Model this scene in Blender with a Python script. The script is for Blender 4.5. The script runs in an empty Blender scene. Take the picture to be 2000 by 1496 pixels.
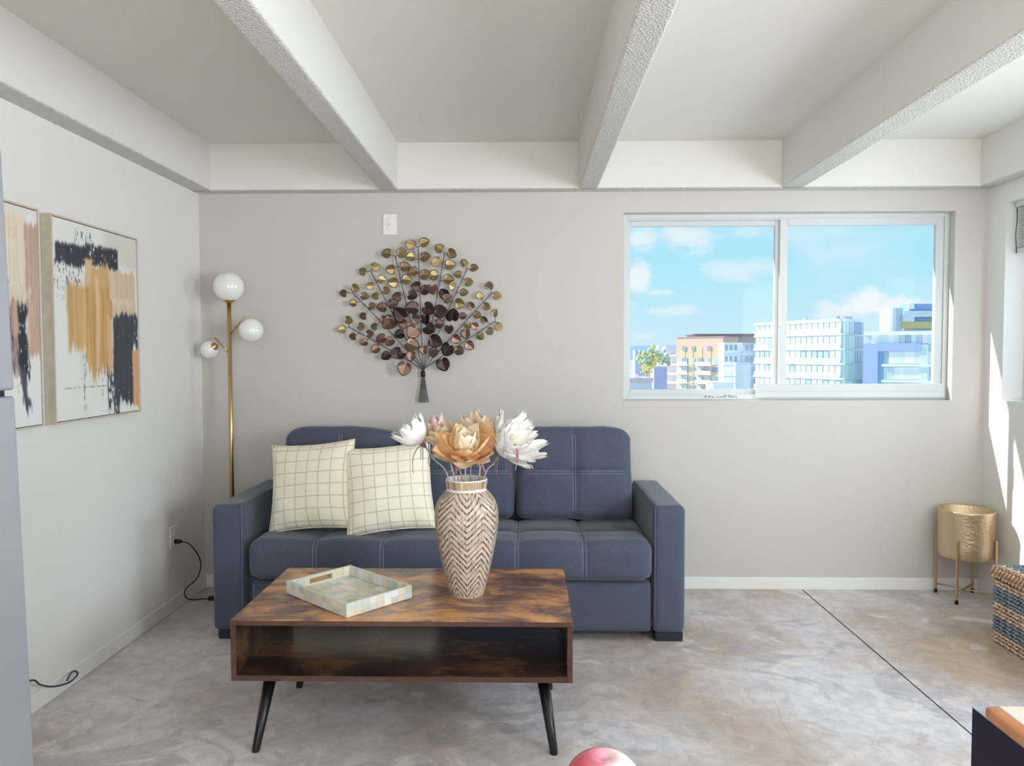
import bpy, bmesh, math, random
from mathutils import Vector, Matrix, noise
from math import sin, cos, pi, radians, sqrt, exp, atan2
random.seed(7)
S = bpy.context.scene
COL = S.collection

# ------------------------------------------------------------------ camera
FPX, CAMH, YAW, PITCH, ROLL = 1450.0, 1.35, .0191, .0394, -.0016
CAM = Vector((0, 0, CAMH))
FWD = Vector((-sin(YAW)*cos(PITCH), cos(YAW)*cos(PITCH), -sin(PITCH)))
RGT = Vector((cos(YAW), sin(YAW), 0)); UPV = RGT.cross(FWD)
RG2 = cos(ROLL)*RGT + sin(ROLL)*UPV; UP2 = -sin(ROLL)*RGT + cos(ROLL)*UPV
cd = bpy.data.cameras.new('camera'); cam = bpy.data.objects.new('camera', cd); COL.objects.link(cam)
cd.sensor_width = 36; cd.lens = FPX/2000*36; cd.clip_end = 6000; cd.clip_start = .02
M = Matrix((RG2, UP2, -FWD)).transposed().to_4x4(); M.translation = CAM
cam.matrix_world = M
S.camera = cam
def at(u, v, Y):
    """point of the photograph on the plane y = Y"""
    d = FWD + (u-1000)/FPX*RG2 - (v-748)/FPX*UP2
    return CAM + d*(Y/d.y)

# ------------------------------------------------------------------ exposure, world, sun, lights
S.view_settings.view_transform = 'Standard'; S.view_settings.look = 'None'
S.view_settings.exposure = 0.0; S.view_settings.gamma = 1.0; S.view_settings.use_curve_mapping = False
S.cycles.max_bounces = 10; S.cycles.diffuse_bounces = 6; S.cycles.sample_clamp_indirect = 6
S.cycles.transparent_max_bounces = 12
SKY_STRENGTH = 1.0
SUN_DIR = Vector((1, -.30, -.78))          # travelling direction
SUN_STRENGTH = 5.5
P_SIDE, P_SIDE2, P_FILL = 66, 224, 98       # daylight through the side windows, and fill from an added door behind the camera

def build_world():
    w = bpy.data.worlds.new('sky'); S.world = w; w.use_nodes = True
    nt = w.node_tree; N = nt.nodes; L = nt.links; N.clear()
    def n(t, **k):
        x = N.new(t)
        for a, b in k.items(): setattr(x, a, b)
        return x
    def math_(op, a, b=None, c=None, clamp=False):
        x = n('ShaderNodeMath', operation=op, use_clamp=clamp)
        for i, v in enumerate((a, b, c)):
            if v is None: continue
            if isinstance(v, (int, float)): x.inputs[i].default_value = v
            else: L.new(v, x.inputs[i])
        return x.outputs[0]
    tc = n('ShaderNodeTexCoord'); sep = n('ShaderNodeSeparateXYZ'); L.new(tc.outputs['Generated'], sep.inputs[0])
    X, Y, Z = sep.outputs
    yy = math_('MAXIMUM', Y, .08)
    U = math_('DIVIDE', X, yy); V = math_('DIVIDE', Z, yy)
    nz = n('ShaderNodeTexNoise'); nz.inputs['Scale'].default_value = 22; nz.inputs['Detail'].default_value = 6
    nz.inputs['Roughness'].default_value = .6
    mp = n('ShaderNodeMapping'); mp.inputs['Scale'].default_value = (1, 1, 1.8); L.new(tc.outputs['Generated'], mp.inputs[0]); L.new(mp.outputs[0], nz.inputs['Vector'])
    # clouds seen through the window: centre (u,v) and half sizes in pixels of the frame, turned into slopes
    total = None
    for (cu, cv, a, b, s) in ((1250, 466, 30, 26, .75), (1350, 462, 52, 34, .75), (1244, 548, 34, 36, .85), (1285, 571, 34, 8, .6), (1445, 527, 78, 22, .55),
                              (1330, 606, 50, 13, .5), (1455, 450, 46, 14, .35), (1262, 657, 26, 9, .4),
                              (1618, 603, 34, 24, .7), (1690, 592, 64, 30, .9), (1760, 600, 80, 30, .9), (1900, 590, 90, 36, .9)):
        p = at(cu, cv, 1.0) - CAM
        du = math_('MULTIPLY', math_('SUBTRACT', U, p.x), FPX/a); dv = math_('MULTIPLY', math_('SUBTRACT', V, p.z), FPX/b)
        r = math_('SQRT', math_('ADD', math_('MULTIPLY', du, du), math_('MULTIPLY', dv, dv)))
        r = math_('ADD', r, math_('MULTIPLY', math_('SUBTRACT', nz.outputs['Fac'], .5), 2.6))
        m = n('ShaderNodeMapRange', interpolation_type='SMOOTHSTEP'); L.new(r, m.inputs[0])
        m.inputs[1].default_value = 1.25; m.inputs[2].default_value = .35; m.inputs[3].default_value = 0; m.inputs[4].default_value = s
        total = m.outputs[0] if total is None else math_('MAXIMUM', total, m.outputs[0])
    n2 = n('ShaderNodeTexNoise'); n2.inputs['Scale'].default_value = 4; n2.inputs['Detail'].default_value = 7
    L.new(mp.outputs[0], n2.inputs['Vector'])
    m2 = n('ShaderNodeMapRange', interpolation_type='SMOOTHSTEP'); L.new(n2.outputs['Fac'], m2.inputs[0])
    m2.inputs[1].default_value = .56; m2.inputs[2].default_value = .72; m2.inputs[4].default_value = .5
    total = math_('MAXIMUM', total, m2.outputs[0])
    grad = n('ShaderNodeValToRGB'); L.new(math_('MULTIPLY', Z, 1.0, clamp=True), grad.inputs[0])
    e = grad.color_ramp.elements; e[0].position = 0; e[0].color = (.66, .86, .97, 1); e[1].position = 1; e[1].color = (.24, .52, .88, 1)
    k = e.new(.10); k.color = (.47, .84, .98, 1); k = e.new(.22); k.color = (.42, .78, .97, 1)
    mix = n('ShaderNodeMix', data_type='RGBA'); L.new(total, mix.inputs[0]); L.new(grad.outputs[0], mix.inputs[6]); mix.inputs[7].default_value = (.93, .96, .99, 1)
    bg = n('ShaderNodeBackground'); bg.inputs[1].default_value = SKY_STRENGTH; L.new(mix.outputs[2], bg.inputs[0])
    out = n('ShaderNodeOutputWorld'); L.new(bg.outputs[0], out.inputs[0])
build_world()
sd = bpy.data.lights.new('sun', 'SUN'); sd.energy = SUN_STRENGTH; sd.angle = radians(.6); sd.color = (1, .97, .92)
sun = bpy.data.objects.new('sun', sd); COL.objects.link(sun); sun.rotation_euler = SUN_DIR.to_track_quat('-Z', 'Y').to_euler()
def area(name, loc, direction, sx, sy, power, color):
    d = bpy.data.lights.new(name, 'AREA'); d.shape = 'RECTANGLE'; d.size = sx; d.size_y = sy; d.energy = power; d.color = color
    o = bpy.data.objects.new(name, d); COL.objects.link(o); o.location = loc
    o.rotation_euler = Vector(direction).to_track_quat('-Z', 'Z').to_euler(); return o
D, XL, XR, ZB, ZC, DH = 4.232, -1.8645, 2.579, 2.261, 2.516, 4.141
YB = -2.6
area('daylight_side', (XR+.13, 2.9, 1.62), (-1, 0, 0), 1.9, .95, P_SIDE, (.84, .92, 1))
area('daylight_side', (XR+.13, -.1, 1.55), (-1, 0, 0), 2.2, 1.2, P_SIDE2, (.88, .94, 1))
area('fill_behind_camera', (.2, YB-.05, 1.15), (0, 1, 0), 3.0, 2.0, P_FILL, (1, .96, .91))  # added fill lamp, set in a made-up door opening out of view

# ------------------------------------------------------------------ materials
def new_mat(name):
    m = bpy.data.materials.new(name); m.use_nodes = True
    return m, m.node_tree, m.node_tree.nodes['Principled BSDF']
def rgb(c): # sRGB 0-255 to linear
    return tuple((x/255/12.92 if x/255 <= .04045 else ((x/255+.055)/1.055)**2.4) for x in c) + (1,)
def mat(name, c, rough=.6, metal=0, spec=.5, bump=None, var=None, sheen=0, coat=0, trans=0):
    """c sRGB; bump (scale, strength, dist); var (scale, other colour, contrast)"""
    m, nt, b = new_mat(name); L = nt.links
    b.inputs['Base Color'].default_value = rgb(c); b.inputs['Roughness'].default_value = rough
    b.inputs['Metallic'].default_value = metal; b.inputs['Specular IOR Level'].default_value = spec
    if sheen: b.inputs['Sheen Weight'].default_value = sheen
    if coat: b.inputs['Coat Weight'].default_value = coat
    tc = nt.nodes.new('ShaderNodeTexCoord')
    if bump:
        t = nt.nodes.new('ShaderNodeTexNoise'); t.inputs['Scale'].default_value = bump[0]; t.inputs['Detail'].default_value = 3
        L.new(tc.outputs['Object'], t.inputs['Vector'])
        q = nt.nodes.new('ShaderNodeBump'); q.inputs['Strength'].default_value = bump[1]; q.inputs['Distance'].default_value = bump[2]
        L.new(t.outputs['Fac'], q.inputs['Height']); L.new(q.outputs[0], b.inputs['Normal'])
    if var:
        t = nt.nodes.new('ShaderNodeTexNoise'); t.inputs['Scale'].default_value = var[0]; t.inputs['Detail'].default_value = 5
        L.new(tc.outputs['Object'], t.inputs['Vector'])
        r = nt.nodes.new('ShaderNodeMapRange'); r.inputs[1].default_value = .5-var[2]; r.inputs[2].default_value = .5+var[2]; L.new(t.outputs['Fac'], r.inputs[0])
        x = nt.nodes.new('ShaderNodeMix'); x.data_type = 'RGBA'; L.new(r.outputs[0], x.inputs[0])
        x.inputs[6].default_value = rgb(c); x.inputs[7].default_value = rgb(var[1]); L.new(x.outputs[2], b.inputs['Base Color'])
    return m
MW = mat('wall_paint', (228, 226, 223), .75, bump=(95, .22, .007))
MWB = mat('wall_paint_shaded', (199, 195, 190), .75, bump=(95, .22, .007))  # same paint as the other walls, darkened for the weaker light here
MCEIL = mat('ceiling_paint', (226, 224, 216), .85, bump=(90, .25, .006))
MBEAM = mat('beam_stucco', (222, 220, 214), .85, bump=(130, .8, .018))
def beam_relief():
    # coarse sprayed texture on the undersides, smoother on the sides
    nt = MBEAM.node_tree; N = nt.nodes; g = N.new('ShaderNodeNewGeometry'); sp = N.new('ShaderNodeSeparateXYZ'); nt.links.new(g.outputs['True Normal'], sp.inputs[0])
    m = N.new('ShaderNodeMapRange'); m.inputs[1].default_value = -.9; m.inputs[2].default_value = -.3; m.inputs[3].default_value = .9; m.inputs[4].default_value = .12; nt.links.new(sp.outputs[2], m.inputs[0])
    b = [n for n in N if n.type == 'BUMP'][0]; nt.links.new(m.outputs[0], b.inputs['Strength'])
beam_relief()
MTRIM = mat('trim_paint', (232, 232, 230), .45)
MVINYL = mat('window_vinyl', (204, 208, 207), .4)
MVINYL2 = mat('window_track', (205, 210, 212), .4)
MPLATE = mat('wall_plate', (234, 232, 228), .35)
MBRASS = mat('brushed_brass', (204, 172, 122), .3, 1)
MGLOBE = mat('opal_glass', (238, 238, 234), .18, coat=.5)
MBLACK = mat('black_plastic', (22, 22, 24), .45)
MBLKWOOD = mat('black_wood', (12, 13, 16), .35)
MFOOT = mat('sofa_foot', (26, 30, 40), .5)
MPINE = mat('frame_wood', (208, 199, 182), .6, var=(30, (190, 180, 160), .25))
MSTEM = mat('dark_iron', (92, 90, 98), .45, .5)
MLEAF = [mat('leaf_gold', (172, 155, 116), .34, 1, var=(90, (112, 98, 70), .3)), mat('leaf_bronze', (146, 122, 106), .33, 1, var=(90, (88, 66, 56), .25)),
         mat('leaf_dark', (96, 80, 80), .34, 1, var=(60, (54, 42, 46), .25))]
MGOLDPOT = mat('hammered_gold', (224, 202, 168), .42, 1, bump=(70, .5, .006))
MGOLDLEG = mat('gold_leg', (206, 184, 146), .4, 1)
MSTEEL = mat('stainless', (186, 187, 192), .45, .6, var=(3, (170, 172, 180), .3))
MDARK = mat('dark_gap', (30, 30, 34), .5)
MSTITCH = mat('pale_thread', (150, 154, 168), .8)
MNAVY = mat('navy_board', (26, 22, 52), .6)
MNAVYTOP = mat('grey_top', (170, 175, 186), .35)
MOAK = mat('orange_wood', (190, 118, 76), .4, var=(14, (214, 152, 106), .25))
MOAKTOP = mat('pale_wood_top', (205, 190, 178), .3, var=(8, (222, 210, 200), .25))
MCOUNTER = mat('island_top', (200, 198, 194), .3)

def mfabric():
    m, nt, b = new_mat('navy_fabric'); L = nt.links; N = nt.nodes
    tc = N.new('ShaderNodeTexCoord')
    t = N.new('ShaderNodeTexNoise'); t.inputs['Scale'].default_value = 420; t.inputs['Detail'].default_value = 2; L.new(tc.outputs['Object'], t.inputs['Vector'])
    t2 = N.new('ShaderNodeTexNoise'); t2.inputs['Scale'].default_value = 6; t2.inputs['Detail'].default_value = 4; L.new(tc.outputs['Object'], t2.inputs['Vector'])
    r = N.new('ShaderNodeMapRange'); r.inputs[1].default_value = .3; r.inputs[2].default_value = .7; L.new(t.outputs['Fac'], r.inputs[0])
    x = N.new('ShaderNodeMix'); x.data_type = 'RGBA'; L.new(r.outputs[0], x.inputs[0]); x.inputs[6].default_value = rgb((56, 62, 79)); x.inputs[7].default_value = rgb((90, 97, 115))
    y = N.new('ShaderNodeMix'); y.data_type = 'RGBA'; y.blend_type = 'MULTIPLY'; y.inputs[0].default_value = .35; L.new(x.outputs[2], y.inputs[6]); L.new(t2.outputs['Color'], y.inputs[7])
    z = N.new('ShaderNodeMix'); z.data_type = 'RGBA'; z.inputs[0].default_value = .3; L.new(x.outputs[2], z.inputs[6]); L.new(y.outputs[2], z.inputs[7])
    L.new(z.outputs[2], b.inputs['Base Color']); b.inputs['Roughness'].default_value = .85; b.inputs['Sheen Weight'].default_value = .25
    b.inputs['Sheen Roughness'].default_value = .4
    q = N.new('ShaderNodeBump'); q.inputs['Strength'].default_value = .3; q.inputs['Distance'].default_value = .002; L.new(t.outputs['Fac'], q.inputs['Height']); L.new(q.outputs[0], b.inputs['Normal'])
    return m
MFAB = mfabric()

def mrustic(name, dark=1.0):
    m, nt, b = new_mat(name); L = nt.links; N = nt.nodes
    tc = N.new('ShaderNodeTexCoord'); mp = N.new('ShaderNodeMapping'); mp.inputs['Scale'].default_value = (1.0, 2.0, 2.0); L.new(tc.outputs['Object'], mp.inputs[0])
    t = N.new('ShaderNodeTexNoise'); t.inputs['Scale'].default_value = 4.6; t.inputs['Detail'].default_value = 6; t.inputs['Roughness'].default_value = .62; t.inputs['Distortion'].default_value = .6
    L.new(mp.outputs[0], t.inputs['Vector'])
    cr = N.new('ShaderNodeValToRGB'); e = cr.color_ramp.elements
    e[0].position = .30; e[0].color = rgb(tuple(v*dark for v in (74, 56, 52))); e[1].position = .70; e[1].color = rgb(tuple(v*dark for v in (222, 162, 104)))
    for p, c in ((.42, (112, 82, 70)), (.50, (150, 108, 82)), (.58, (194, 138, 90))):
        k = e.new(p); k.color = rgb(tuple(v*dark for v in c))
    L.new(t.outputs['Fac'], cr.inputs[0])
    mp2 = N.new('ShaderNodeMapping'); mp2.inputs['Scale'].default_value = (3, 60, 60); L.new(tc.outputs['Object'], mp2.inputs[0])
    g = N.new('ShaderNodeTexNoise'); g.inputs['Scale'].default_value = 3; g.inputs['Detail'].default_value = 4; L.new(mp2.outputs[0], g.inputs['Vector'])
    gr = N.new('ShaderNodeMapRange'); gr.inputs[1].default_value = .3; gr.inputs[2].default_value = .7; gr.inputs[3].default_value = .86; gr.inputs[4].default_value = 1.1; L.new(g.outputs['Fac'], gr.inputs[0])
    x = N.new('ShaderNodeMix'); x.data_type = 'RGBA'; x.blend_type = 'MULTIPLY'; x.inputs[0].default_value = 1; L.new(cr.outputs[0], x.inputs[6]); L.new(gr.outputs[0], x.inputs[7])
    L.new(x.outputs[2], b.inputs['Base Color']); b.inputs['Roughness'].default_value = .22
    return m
MRUST = mrustic('rustic_wood'); MRUSTSHADE = mrustic('rustic_wood_shaded', .5); MRUSTD = mat('rustic_edge', (98, 66, 54), .45, var=(20, (70, 46, 40), .25))  # the darkened copy holds the shelf interior's shade in its colour

def mconcrete():
    m, nt, b = new_mat('polished_concrete'); L = nt.links; N = nt.nodes
    tc = N.new('ShaderNodeTexCoord')
    def noi(sc, det, ro=.55, dist=0, scl=(1, 1, 1)):
        mp = N.new('ShaderNodeMapping'); mp.inputs['Scale'].default_value = scl; L.new(tc.outputs['Object'], mp.inputs[0])
        t = N.new('ShaderNodeTexNoise'); t.inputs['Scale'].default_value = sc; t.inputs['Detail'].default_value = det; t.inputs['Roughness'].default_value = ro; t.inputs['Distortion'].default_value = dist
        L.new(mp.outputs[0], t.inputs['Vector']); return t.outputs['Fac']
    def ramp(f, a, bb, c0, c1):
        r = N.new('ShaderNodeMapRange'); r.interpolation_type = 'SMOOTHSTEP'; r.inputs[1].default_value = a; r.inputs[2].default_value = bb; r.inputs[3].default_value = c0; r.inputs[4].default_value = c1
        L.new(f, r.inputs[0]); return r.outputs[0]
    def mix(f, a, bb, blend='MIX'):
        x = N.new('ShaderNodeMix'); x.data_type = 'RGBA'; x.blend_type = blend
        if isinstance(f, float): x.inputs[0].default_value = f
        else: L.new(f, x.inputs[0])
        for i, v in ((6, a), (7, bb)):
            if isinstance(v, tuple): x.inputs[i].default_value = v
            else: L.new(v, x.inputs[i])
        return x.outputs[2]
    big = ramp(noi(1.1, 3, .5, .4), .36, .64, 0, 1)
    c = mix(big, rgb((186, 168, 153)), rgb((214, 210, 212)))
    pat = ramp(noi(2.6, 7, .62, 1.0), .56, .60, 0, .55)
    c = mix(pat, c, rgb((230, 224, 218)))
    pat2 = ramp(noi(1.9, 6, .6, .9, (1, 1.4, 1)), .555, .575, 0, .55)
    c = mix(pat2, c, rgb((176, 170, 172)))
    fine = ramp(noi(14, 8, .7, .6), .35, .65, .84, 1.08)
    c = mix(1.0, c, fine, 'MULTIPLY')
    spk = ramp(noi(60, 3, .6), .68, .74, 0, .35)
    c = mix(spk, c, rgb((140, 130, 124)))
    L.new(c, b.inputs['Base Color'])
    L.new(ramp(noi(3, 5, .6), .35, .65, .30, .5), b.inputs['Roughness'])
    q = N.new('ShaderNodeBump'); q.inputs['Strength'].default_value = .12; q.inputs['Distance'].default_value = .004; L.new(noi(20, 6), q.inputs['Height']); L.new(q.outputs[0], b.inputs['Normal'])
    return m
MCONC = mconcrete()

def mglass():
    m = bpy.data.materials.new('window_glass'); m.use_nodes = True; nt = m.node_tree; N = nt.nodes; N.clear(); L = nt.links
    a = N.new('ShaderNodeBsdfTransparent'); a.inputs[0].default_value = (.98, .99, .99, 1)
    g = N.new('ShaderNodeBsdfGlossy'); g.inputs['Roughness'].default_value = .02
    mx = N.new('ShaderNodeMixShader'); mx.inputs[0].default_value = .0015; L.new(a.outputs[0], mx.inputs[1]); L.new(g.outputs[0], mx.inputs[2])
    o = N.new('ShaderNodeOutputMaterial'); L.new(mx.outputs[0], o.inputs[0]); return m
MGLASS = mglass()

def mplaid():
    m, nt, b = new_mat('plaid_wool'); L = nt.links; N = nt.nodes
    uv = N.new('ShaderNodeUVMap'); sep = N.new('ShaderNodeSeparateXYZ'); L.new(uv.outputs[0], sep.inputs[0])
    t = N.new('ShaderNodeTexNoise'); t.inputs['Scale'].default_value = 120; t.inputs['Detail'].default_value = 2; L.new(uv.outputs[0], t.inputs['Vector'])
    t2 = N.new('ShaderNodeTexNoise'); t2.inputs['Scale'].default_value = 30; L.new(uv.outputs[0], t2.inputs['Vector'])
    def M_(op, a, bb, cl=False):
        x = N.new('ShaderNodeMath'); x.operation = op; x.use_clamp = cl
        for i, v in ((0, a), (1, bb)):
            if isinstance(v, (int, float)): x.inputs[i].default_value = v
            else: L.new(v, x.inputs[i])
        return x.outputs[0]
    res = []
    for ax in (0, 1):
        f = M_('MULTIPLY', sep.outputs[ax], 7.0); f = M_('ADD', f, M_('MULTIPLY', M_('SUBTRACT', t2.outputs['Fac'], .5), .08))
        f = M_('ABSOLUTE', M_('SUBTRACT', M_('FRACT', f, 0), .5), 0)
        r = N.new('ShaderNodeMapRange'); r.inputs[1].default_value = .06; r.inputs[2].default_value = .02; r.inputs[3].default_value = 0; r.inputs[4].default_value = .5; L.new(f, r.inputs[0])
        res.append(M_('MULTIPLY', r.outputs[0], M_('ADD', M_('MULTIPLY', t.outputs['Fac'], .9), .5)))
    f = M_('MAXIMUM', res[0], res[1], True)
    x = N.new('ShaderNodeMix'); x.data_type = 'RGBA'; L.new(f, x.inputs[0]); x.inputs[6].default_value = rgb((250, 242, 224)); x.inputs[7].default_value = rgb((158, 134, 104))
    L.new(x.outputs[2], b.inputs['Base Color']); b.inputs['Roughness'].default_value = .95; b.inputs['Sheen Weight'].default_value = .3
    q = N.new('ShaderNodeBump'); q.inputs['Strength'].default_value = .5; q.inputs['Distance'].default_value = .003; L.new(t.outputs['Fac'], q.inputs['Height']); L.new(q.outputs[0], b.inputs['Normal'])
    return m
MPLAID = mplaid()
def mpaint():
    m, nt, b = new_mat('canvas_paint'); L = nt.links; N = nt.nodes
    a = N.new('ShaderNodeVertexColor'); a.layer_name = 'paint'; L.new(a.outputs[0], b.inputs['Base Color']); b.inputs['Roughness'].default_value = .7
    return m
MPAINT = mpaint()

# ------------------------------------------------------------------ object helpers
def wloc(o):
    v = Vector((0, 0, 0))
    while o is not None: v += o.location; o = o.parent
    return v
def obj(name, bm, m, parent=None, smooth=False, label=None, kind=None, cat=None, group=None, rot_about=None):
    me = bpy.data.meshes.new(name)
    if parent is not None:
        bmesh.ops.translate(bm, verts=bm.verts, vec=-wloc(parent))
    bm.to_mesh(me); bm.free()
    for x in (m if isinstance(m, (list, tuple)) else [m]): me.materials.append(x)
    if smooth:
        for p in me.polygons: p.use_smooth = True
    o = bpy.data.objects.new(name, me); COL.objects.link(o); o.parent = parent
    if label: o['label'] = label
    if kind: o['kind'] = kind
    if cat: o['category'] = cat
    if group: o['group'] = group
    return o
def thing(name, loc, label, cat, group=None, kind=None):
    o = bpy.data.objects.new(name, None); COL.objects.link(o); o.location = loc; o.empty_display_size = .05
    o['label'] = label; o['category'] = cat
    if group: o['group'] = group
    if kind: o['kind'] = kind
    return o
def box(bm, x0, x1, y0, y1, z0, z1, bev=0, seg=2, mi=0):
    t = bmesh.new()
    bmesh.ops.create_cube(t, size=1, matrix=Matrix.Translation(((x0+x1)/2, (y0+y1)/2, (z0+z1)/2)) @ Matrix.Diagonal((x1-x0, y1-y0, z1-z0, 1)))
    if bev: bmesh.ops.bevel(t, geom=list(t.edges), offset=bev, segments=seg, profile=.5, affect='EDGES')
    for f in t.faces: f.material_index = mi
    merge(bm, t)
    return bm
def merge(bm, t, mtx=None):
    vs = [bm.verts.new((mtx @ v.co) if mtx else v.co) for v in t.verts]
    for v, w in zip(t.verts, vs): v.index = w.index = -1
    t.verts.index_update()
    for f in t.faces:
        try: nf = bm.faces.new([vs[v.index] for v in f.verts]); nf.material_index = f.material_index; nf.smooth = f.smooth
        except ValueError: pass
    t.free()
def B(*a, **k):
    bm = bmesh.new(); box(bm, *a, **k); return bm
def tube(bm, pts, r, n=8, cap=True, mi=0):
    pts = [Vector(p) for p in pts]; rs = r if isinstance(r, (list, tuple)) else [r]*len(pts)
    rings = []; prev = None
    for i, p in enumerate(pts):
        t = (pts[min(i+1, len(pts)-1)] - pts[max(i-1, 0)]).normalized()
        if prev is None:
            a = Vector((0, 0, 1)) if abs(t.z) < .9 else Vector((1, 0, 0)); u = t.cross(a).normalized()
        else:
            u = (prev - t*prev.dot(t)).normalized()
        prev = u; v = t.cross(u)
        rings.append([bm.verts.new(p + rs[i]*(cos(2*pi*k/n)*u + sin(2*pi*k/n)*v)) for k in range(n)])
    for a, b in zip(rings, rings[1:]):
        for k in range(n):
            f = bm.faces.new((a[k], a[(k+1) % n], b[(k+1) % n], b[k])); f.smooth = True; f.material_index = mi
    if cap:
        f = bm.faces.new(list(reversed(rings[0]))); f.material_index = mi; f = bm.faces.new(rings[-1]); f.material_index = mi
    return bm
def lathe(bm, prof, c, n=32, mi=0, smooth=True):
    c = Vector(c); rings = []
    for r, z in prof:
        if r < 1e-5: rings.append([bm.verts.new(c+Vector((0, 0, z)))])
        else: rings.append([bm.verts.new(c+Vector((r*cos(2*pi*k/n), r*sin(2*pi*k/n), z))) for k in range(n)])
    for a, b in zip(rings, rings[1:]):
        for k in range(n):
            k2 = (k+1) % n
            vs = [a[0], b[k2], b[k]] if len(a) == 1 else ([a[k], a[k2], b[0]] if len(b) == 1 else [a[k], a[k2], b[k2], b[k]])
            f = bm.faces.new(vs); f.smooth = smooth; f.material_index = mi
    return bm
def sphere(bm, c, r, seg=24, rings=14, sc=(1, 1, 1)):
    t = bmesh.new(); bmesh.ops.create_uvsphere(t, u_segments=seg, v_segments=rings, radius=r)
    for f in t.faces: f.smooth = True
    merge(bm, t, Matrix.Translation(c) @ Matrix.Diagonal((*sc, 1))); return bm
def rbox(size, rad, nseg, disp=None):
    """rounded box centred on the origin on a grid, disp(p, n, uvw) -> offset along the normal"""
    t = bmesh.new(); hx, hy, hz = (s/2 for s in size); nx, ny, nz = nseg
    cache = {}
    def V(i, j, k):
        key = (i, j, k)
        if key in cache: return cache[key]
        def sp(a, n, h):  # denser near the rounded ends
            f = a/n*2-1; return h*(sin(f*pi/2)*.35+f*.65)
        p = Vector((sp(i, nx, hx), sp(j, ny, hy), sp(k, nz, hz)))
        q = Vector((max(-hx+rad, min(hx-rad, p.x)), max(-hy+rad, min(hy-rad, p.y)), max(-hz+rad, min(hz-rad, p.z))))
        d = p-q; nn = d.normalized() if d.length > 1e-9 else Vector((0, 0, 1)); w = q+nn*rad
        if disp: w = w + nn*disp(w, nn)
        cache[key] = t.verts.new(w); return cache[key]
    def quad(a, b, c, d):
        f = t.faces.new((a, b, c, d)); f.smooth = True
    for i in range(nx):
        for j in range(ny):
            quad(V(i, j, nz), V(i+1, j, nz), V(i+1, j+1, nz), V(i, j+1, nz)); quad(V(i, j, 0), V(i, j+1, 0), V(i+1, j+1, 0), V(i+1, j, 0))
    for i in range(nx):
        for k in range(nz):
            quad(V(i, 0, k), V(i+1, 0, k), V(i+1, 0, k+1), V(i, 0, k+1)); quad(V(i, ny, k), V(i, ny, k+1), V(i+1, ny, k+1), V(i+1, ny, k))
    for j in range(ny):
        for k in range(nz):
            quad(V(0, j, k), V(0, j, k+1), V(0, j+1, k+1), V(0, j+1, k)); quad(V(nx, j, k), V(nx, j+1, k), V(nx, j+1, k+1), V(nx, j, k+1))
    return t
def struct(name, bm, m, label, cat, smooth=False):
    return obj(name, bm, m, None, smooth, label, 'structure', cat)
def copy_part(o, parent, loc=None):
    c = o.copy(); COL.objects.link(c); c.parent = parent
    if loc is not None: c.location = loc
    return c

# ------------------------------------------------------------------ the room
fl = thing('floor', (0, 0, 0), 'polished concrete floor with a saw-cut joint running to the back wall', 'floor', kind='structure')
obj('slab', B(XL-.3, 1.573, YB-.3, D+.28, -.12, 0), MCONC, fl); obj('slab', B(1.581, XR+.3, YB-.3, D+.28, -.12, 0), MCONC, fl)
obj('joint_bed', B(1.573, 1.581, YB-.3, D+.28, -.12, -.004), MDARK, fl, label='dark saw-cut joint')
bm = tube(bmesh.new(), [(.95+.02*sin(i*1.3), 1.6+.12*i, -.0012) for i in range(12)], .0016, 4)
obj('hairline_crack', bm, mat('crack', (120, 118, 124), .8), fl)
def wall_hole(name, axis, c0, c1, a0, a1, z1, holes, m, label):
    """a wall along axis; holes (a0,a1,z0,z1) sorted"""
    bm = bmesh.new()
    def seg(p, q, r, s):
        if q-p < 1e-4 or s-r < 1e-4: return
        if axis == 'x': box(bm, p, q, c0, c1, r, s)
        else: box(bm, c0, c1, p, q, r, s)
    cur = a0
    for h in holes:
        seg(cur, h[0], 0, z1); seg(h[0], h[1], 0, h[2]); seg(h[0], h[1], h[3], z1); cur = h[1]
    seg(cur, a1, 0, z1)
    return struct(name, bm, m, label, 'wall')
ZT = ZC+.2
WX0, WX1, WZ0, WZ1 = .553, 2.402, 1.083, 2.145
wall_hole('wall_back', 'x', D, D+.207, XL-.28, XR+.28, ZT, [(WX0, WX1, WZ0, WZ1)], MWB, 'pale orange-peel textured wall behind the sofa with the view window')
RY0, RY1, RZ0, RZ1 = 1.75, 4.07, 1.093, 2.155
wall_hole('wall_right', 'y', XR, XR+.28, YB, D, ZT, [(-1.3, 1.1, .9, 2.155), (RY0, RY1, RZ0, RZ1)], MW, 'white wall with the shaded window beside the gold planter')
wall_hole('wall_left', 'y', XL-.28, XL, YB, D, ZT, [], MW, 'white wall hung with the two framed abstract paintings')
wall_hole('wall_front', 'x', YB-.28, YB, XL-.28, XR+.28, ZT, [(-1.4, 1.8, .08, 2.2)], MW, 'white wall behind the camera with the added glazed door')
struct('ceiling', B(XL-.28, XR+.28, YB-.28, D+.28, ZC, ZC+.2), MCEIL, 'pale painted ceiling between the beams', 'ceiling')
def beam(x0, x1, label, y1=DH+.03, y0=YB):
    return struct('ceiling_beam', B(x0, x1, y0, y1, ZB, ZC+.02, bev=.012, seg=3), MBEAM, label, 'beam', smooth=False)
beam(XL-.02, -1.7555, 'stucco ceiling beam running along the wall with the paintings')
beam(-.8157, -.7107, 'stucco ceiling beam that ends above the metal tree wall art')
beam(.2888, .3978, 'stucco ceiling beam that ends just beside the window, on its art side')
beam(1.402, 1.5292, 'stucco ceiling beam that meets the header over the middle of the window')
beam(2.4794, XR+.02, 'stucco ceiling beam running along the wall with the shaded window')
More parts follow.
